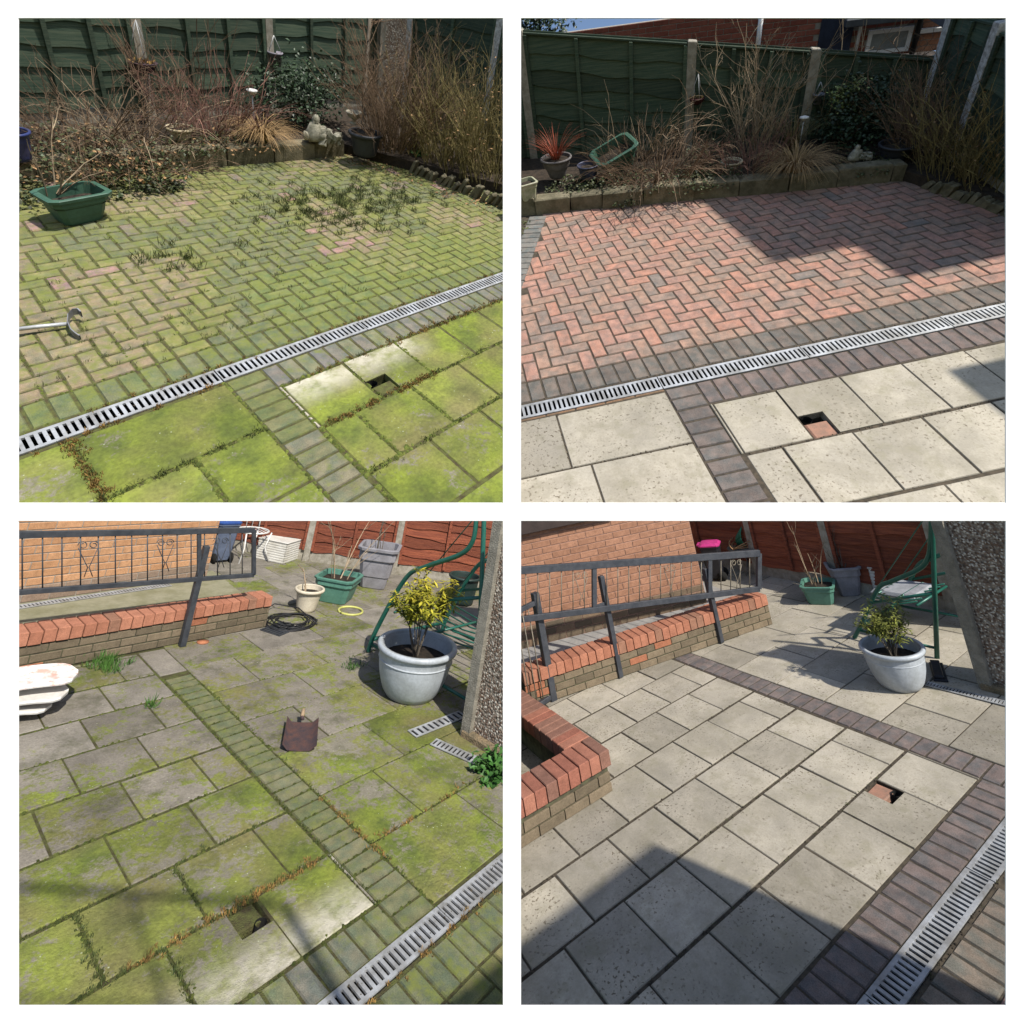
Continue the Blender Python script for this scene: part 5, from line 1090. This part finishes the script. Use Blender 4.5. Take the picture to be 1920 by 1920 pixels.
# pots
q = U(1690,1284); s = P.wd(q,1)
round_pot(P, 'large_round_pot', 'large pale grey-blue pot with leafy shrub, cleaned patio', q, 33*s, 49*s, P.h(q.x,q.y,1196)*.85, M_POTB, .03, .72, bulge=.018, band=True)
leafy_pot_plant(P, 'olive green leafy shrub in large grey-blue pot, cleaned patio', q+Vector((0,0,.18)), .52, 11, plain('olive_leaf', (.20,.21,.04), (.13,.15,.035), 10, .55, island=.4), .8)
q = U(1541,1127); s = P.wd(q,1); square_pot(P, 'green_planter', 'sea green square pot with bare stems, cleaned patio', q, 21*s, 27*s, P.h(q.x,q.y,1092), M_POTG, .5, 1, .022)
stems_in(P, 'bare forked stems in sea green pot, cleaned patio', q+Vector((0,0,.18)), 9, .8, M_TWIGP, .35, .006, 2, foot=.04)
q = U(1592,1112); s = P.wd(q,1); square_pot(P, 'tall_planter', 'tall grey square planter by concrete post, cleaned patio', q, 17*s, 25*s, P.h(q.x,q.y,1058), M_POTL, .7, 1, .03)
stems_in(P, 'dark bushy twigs in tall grey planter, cleaned patio', q+Vector((0,0,.33)), 10, .5, M_BARK, .5, .005, 3)
q = U(1668,1112); s = P.wd(q,1); woven_box(P, 'white woven bin before red fence, cleaned patio', q, 24*s, 22*s, P.h(q.x,q.y,1056), .5)
q = U(1752,1102); s = P.wd(q,1); round_pot(P, 'white_pot', 'white round pot behind swing frame, cleaned patio', q, 15*s, 21*s, P.h(q.x,q.y,1068), potmat('white_pot_plastic', (.66,.62,.54), None, .5), .02)
t = thing(P, 'swing_cushion', 'grey seat cushion on green swing, cleaned patio', 'cushion', U(1712,1180)); part(B().cbox(-.22,-.2,.36,.22,.22,.42,.025), 'pad', plain('grey_cushion', (.30,.31,.33), None, 8, .8), P, t)
# bins, table with hose
q = U(1345,1086); wheelie_bin(P, 'black wheelie bin with pink lid beyond house corner, cleaned patio', q, .27, plain('black_bin', (.02,.02,.024), None, 6, .45), plain('pink_lid', (.50,.04,.20), None, 6, .4), .6)
q = U(1312,1082)+Vector((.1,-.3,0)); wheelie_bin(P, 'blue wheelie bin half hidden behind house corner, cleaned patio', q, .27, plain('blue_bin', (.02,.06,.30), None, 6, .45), plain('blue_lid', (.03,.08,.28), None, 6, .5), .6)
o = U(1410,1072); t = thing(P, 'iron_table', 'small grey iron table carrying hose, cleaned patio', 'table', o); hh = P.h(o.x,o.y,1024); im = plain('grey_iron', (.16,.15,.13), None, 10, .6); r = P.wd(o,34)
part(B().lathe([(0,hh-.02),(r,hh-.02),(r*1.03,hh-.01),(r,hh),(0,hh)], 24), 'table_top', im, P, t)
for k in range(3): a = k*2.094+.3; part(B().tube([(r*.8*math.cos(a),r*.8*math.sin(a),0),(r*.25*math.cos(a),r*.25*math.sin(a),hh*.5),(r*.7*math.cos(a),r*.7*math.sin(a),hh-.02)], .012, n=6), 'leg', im, P, t)
t = thing(P, 'garden_hose', 'green hose coil with orange loops on iron table, cleaned patio', 'hose', o+Vector((0,0,hh))); b = B(); c = B()
for k in range(6): rr = r*(.35+.06*k); b.tube([Vector((rr*math.cos(a)*.8, (k-3)*.03, rr*.9+rr*math.sin(a)*.9)) for a in [i*.3 for i in range(22)]], .012, n=6)
for k in range(3): rr = r*(.75+.15*k); c.tube([Vector((rr*math.cos(a), rr*.6*math.sin(a), .02+.05*k*abs(math.sin(a)))) for a in [i*.3 for i in range(22)]], .009, n=5)
part(b, 'hose_coil', plain('green_hose', (.03,.17,.09), None, 8, .4), P, t); part(c, 'loose_hose', plain('orange_hose', (.40,.22,.10), None, 8, .5), P, t)
# wall added out of view only to shade the near corner
t = thing(P, 'shade_wall', 'unseen wall added behind viewer to shade the cleaned patio', 'wall', (1.25,1.35,0)); KEEP.add(t); KEEP.add(part(B().cbox(0,0,0,1.8,.2,2.22,.01), 'wall', hm, P, t))
# ================================================================== the white frame with four openings that stands before the plots
FD = .8
def fx(px): return (px-CX)/FPX*FD
def fz(py): return (CY-py)/FPX*FD
M_WHITE = NT('white_paint'); M_WHITE = M_WHITE.out((.88,.88,.88), .7)
t = tag(link('display_frame', None, None, None, (0, FD, fz(1920))), 'flat white painted frame with four square openings before the garden plots', 'frame'); KEEP.add(t)
z0 = fz(1920)
def bar(nm, px0, py0, px1, py1, d=0.): KEEP.add(link(nm, B().cbox(fx(px0), d, fz(py1)-z0, fx(px1), .0015+d, fz(py0)-z0, .0004).data(nm, M_WHITE), None, t))
bar('stile', -60, -60, 34, 2600); bar('stile', 1886, -60, 1980, 2600)
bar('rail', 34, -60, 1886, 34); bar('rail', 34, 1886, 1886, 1980)
bar('mullion', 943, 34, 977, 1886)
bar('transom', 34, 943, 943, 977); bar('transom', 977, 943, 1886, 977)
gr = link('ground', B().add([(-90,-60,-9),(90,-60,-9),(90,140,-9),(-90,140,-9)], [(0,1,2,3)]).data('ground', plain('grass_ground', (.06,.085,.03), (.09,.09,.04), .6, .95)), None); gr['kind'] = 'structure'; KEEP.add(gr)

# ------------------------------------------------------------------ every plot ends where its neighbour begins
bpy.context.view_layer.update()
def trim():
    dead = []
    for o, k in list(OWNER.items()):
        if o in KEEP or o.type != 'MESH': continue
        mw = o.matrix_world; planes = []
        s = -1 if k[1] == 'L' else 1
        planes.append((Vector((s,0,0)), .004*POSE[k][2]))
        n = Vector((0,.32,1)).normalized(); planes.append((n if k[0] == 'T' else -n, .0))
        vs = [mw @ v.co for v in o.data.vertices]
        cut = []
        gone = False
        for n, e in planes:
            d = [n.dot(v)-e for v in vs]
            if max(d) <= 0: gone = True; break
            if min(d) < 0: cut.append((n, e))
        a = PANEL[k]; mg = 220
        if not gone and vs:
            pr = [(CX+FPX*v.x/v.y, CY-FPX*v.z/v.y) for v in vs if v.y > .05]
            if not pr or max(p[0] for p in pr) < a[0]-mg or min(p[0] for p in pr) > a[2]+mg or max(p[1] for p in pr) < a[1]-mg or min(p[1] for p in pr) > a[3]+mg: gone = True
        if gone: dead.append(o); continue
        if cut:
            if o.data.users > 1: o.data = o.data.copy()
            bm = bmesh.new(); bm.from_mesh(o.data); im = mw.inverted()
            for n, e in cut:
                co = im @ (n*e); no = (mw.to_3x3().transposed() @ n).normalized()
                bmesh.ops.bisect_plane(bm, geom=bm.verts[:]+bm.edges[:]+bm.faces[:], plane_co=co, plane_no=no, clear_inner=True)
            bm.to_mesh(o.data); bm.free()
            if not o.data.polygons: dead.append(o)
    for o in dead:
        OWNER.pop(o, None)
        for ch in list(o.children):
            mwc = ch.matrix_world.copy(); ch.parent = o.parent; ch.matrix_world = mwc
        if not (o.get('kind') == 'structure' and o.children): bpy.data.objects.remove(o)
    for o in [o for o in list(COL.objects) if o.type == 'EMPTY' and not o.children]: OWNER.pop(o, None); bpy.data.objects.remove(o)
trim()

# alike things that stand in one plot share a group
PN = {'TL': 'mossy corner', 'TR': 'cleaned corner', 'BL': 'mossy patio', 'BR': 'cleaned patio'}
by = {}
for o, k in OWNER.items():
    if o.parent is None and o.get('category'): by.setdefault((o.name.split('.')[0], k), []).append(o)
for (n, k), L in by.items():
    if len(L) > 1 and L[0].get('kind') != 'stuff':
        for o in L: o['group'] = n.replace('_', ' ')+' group, '+PN[k]
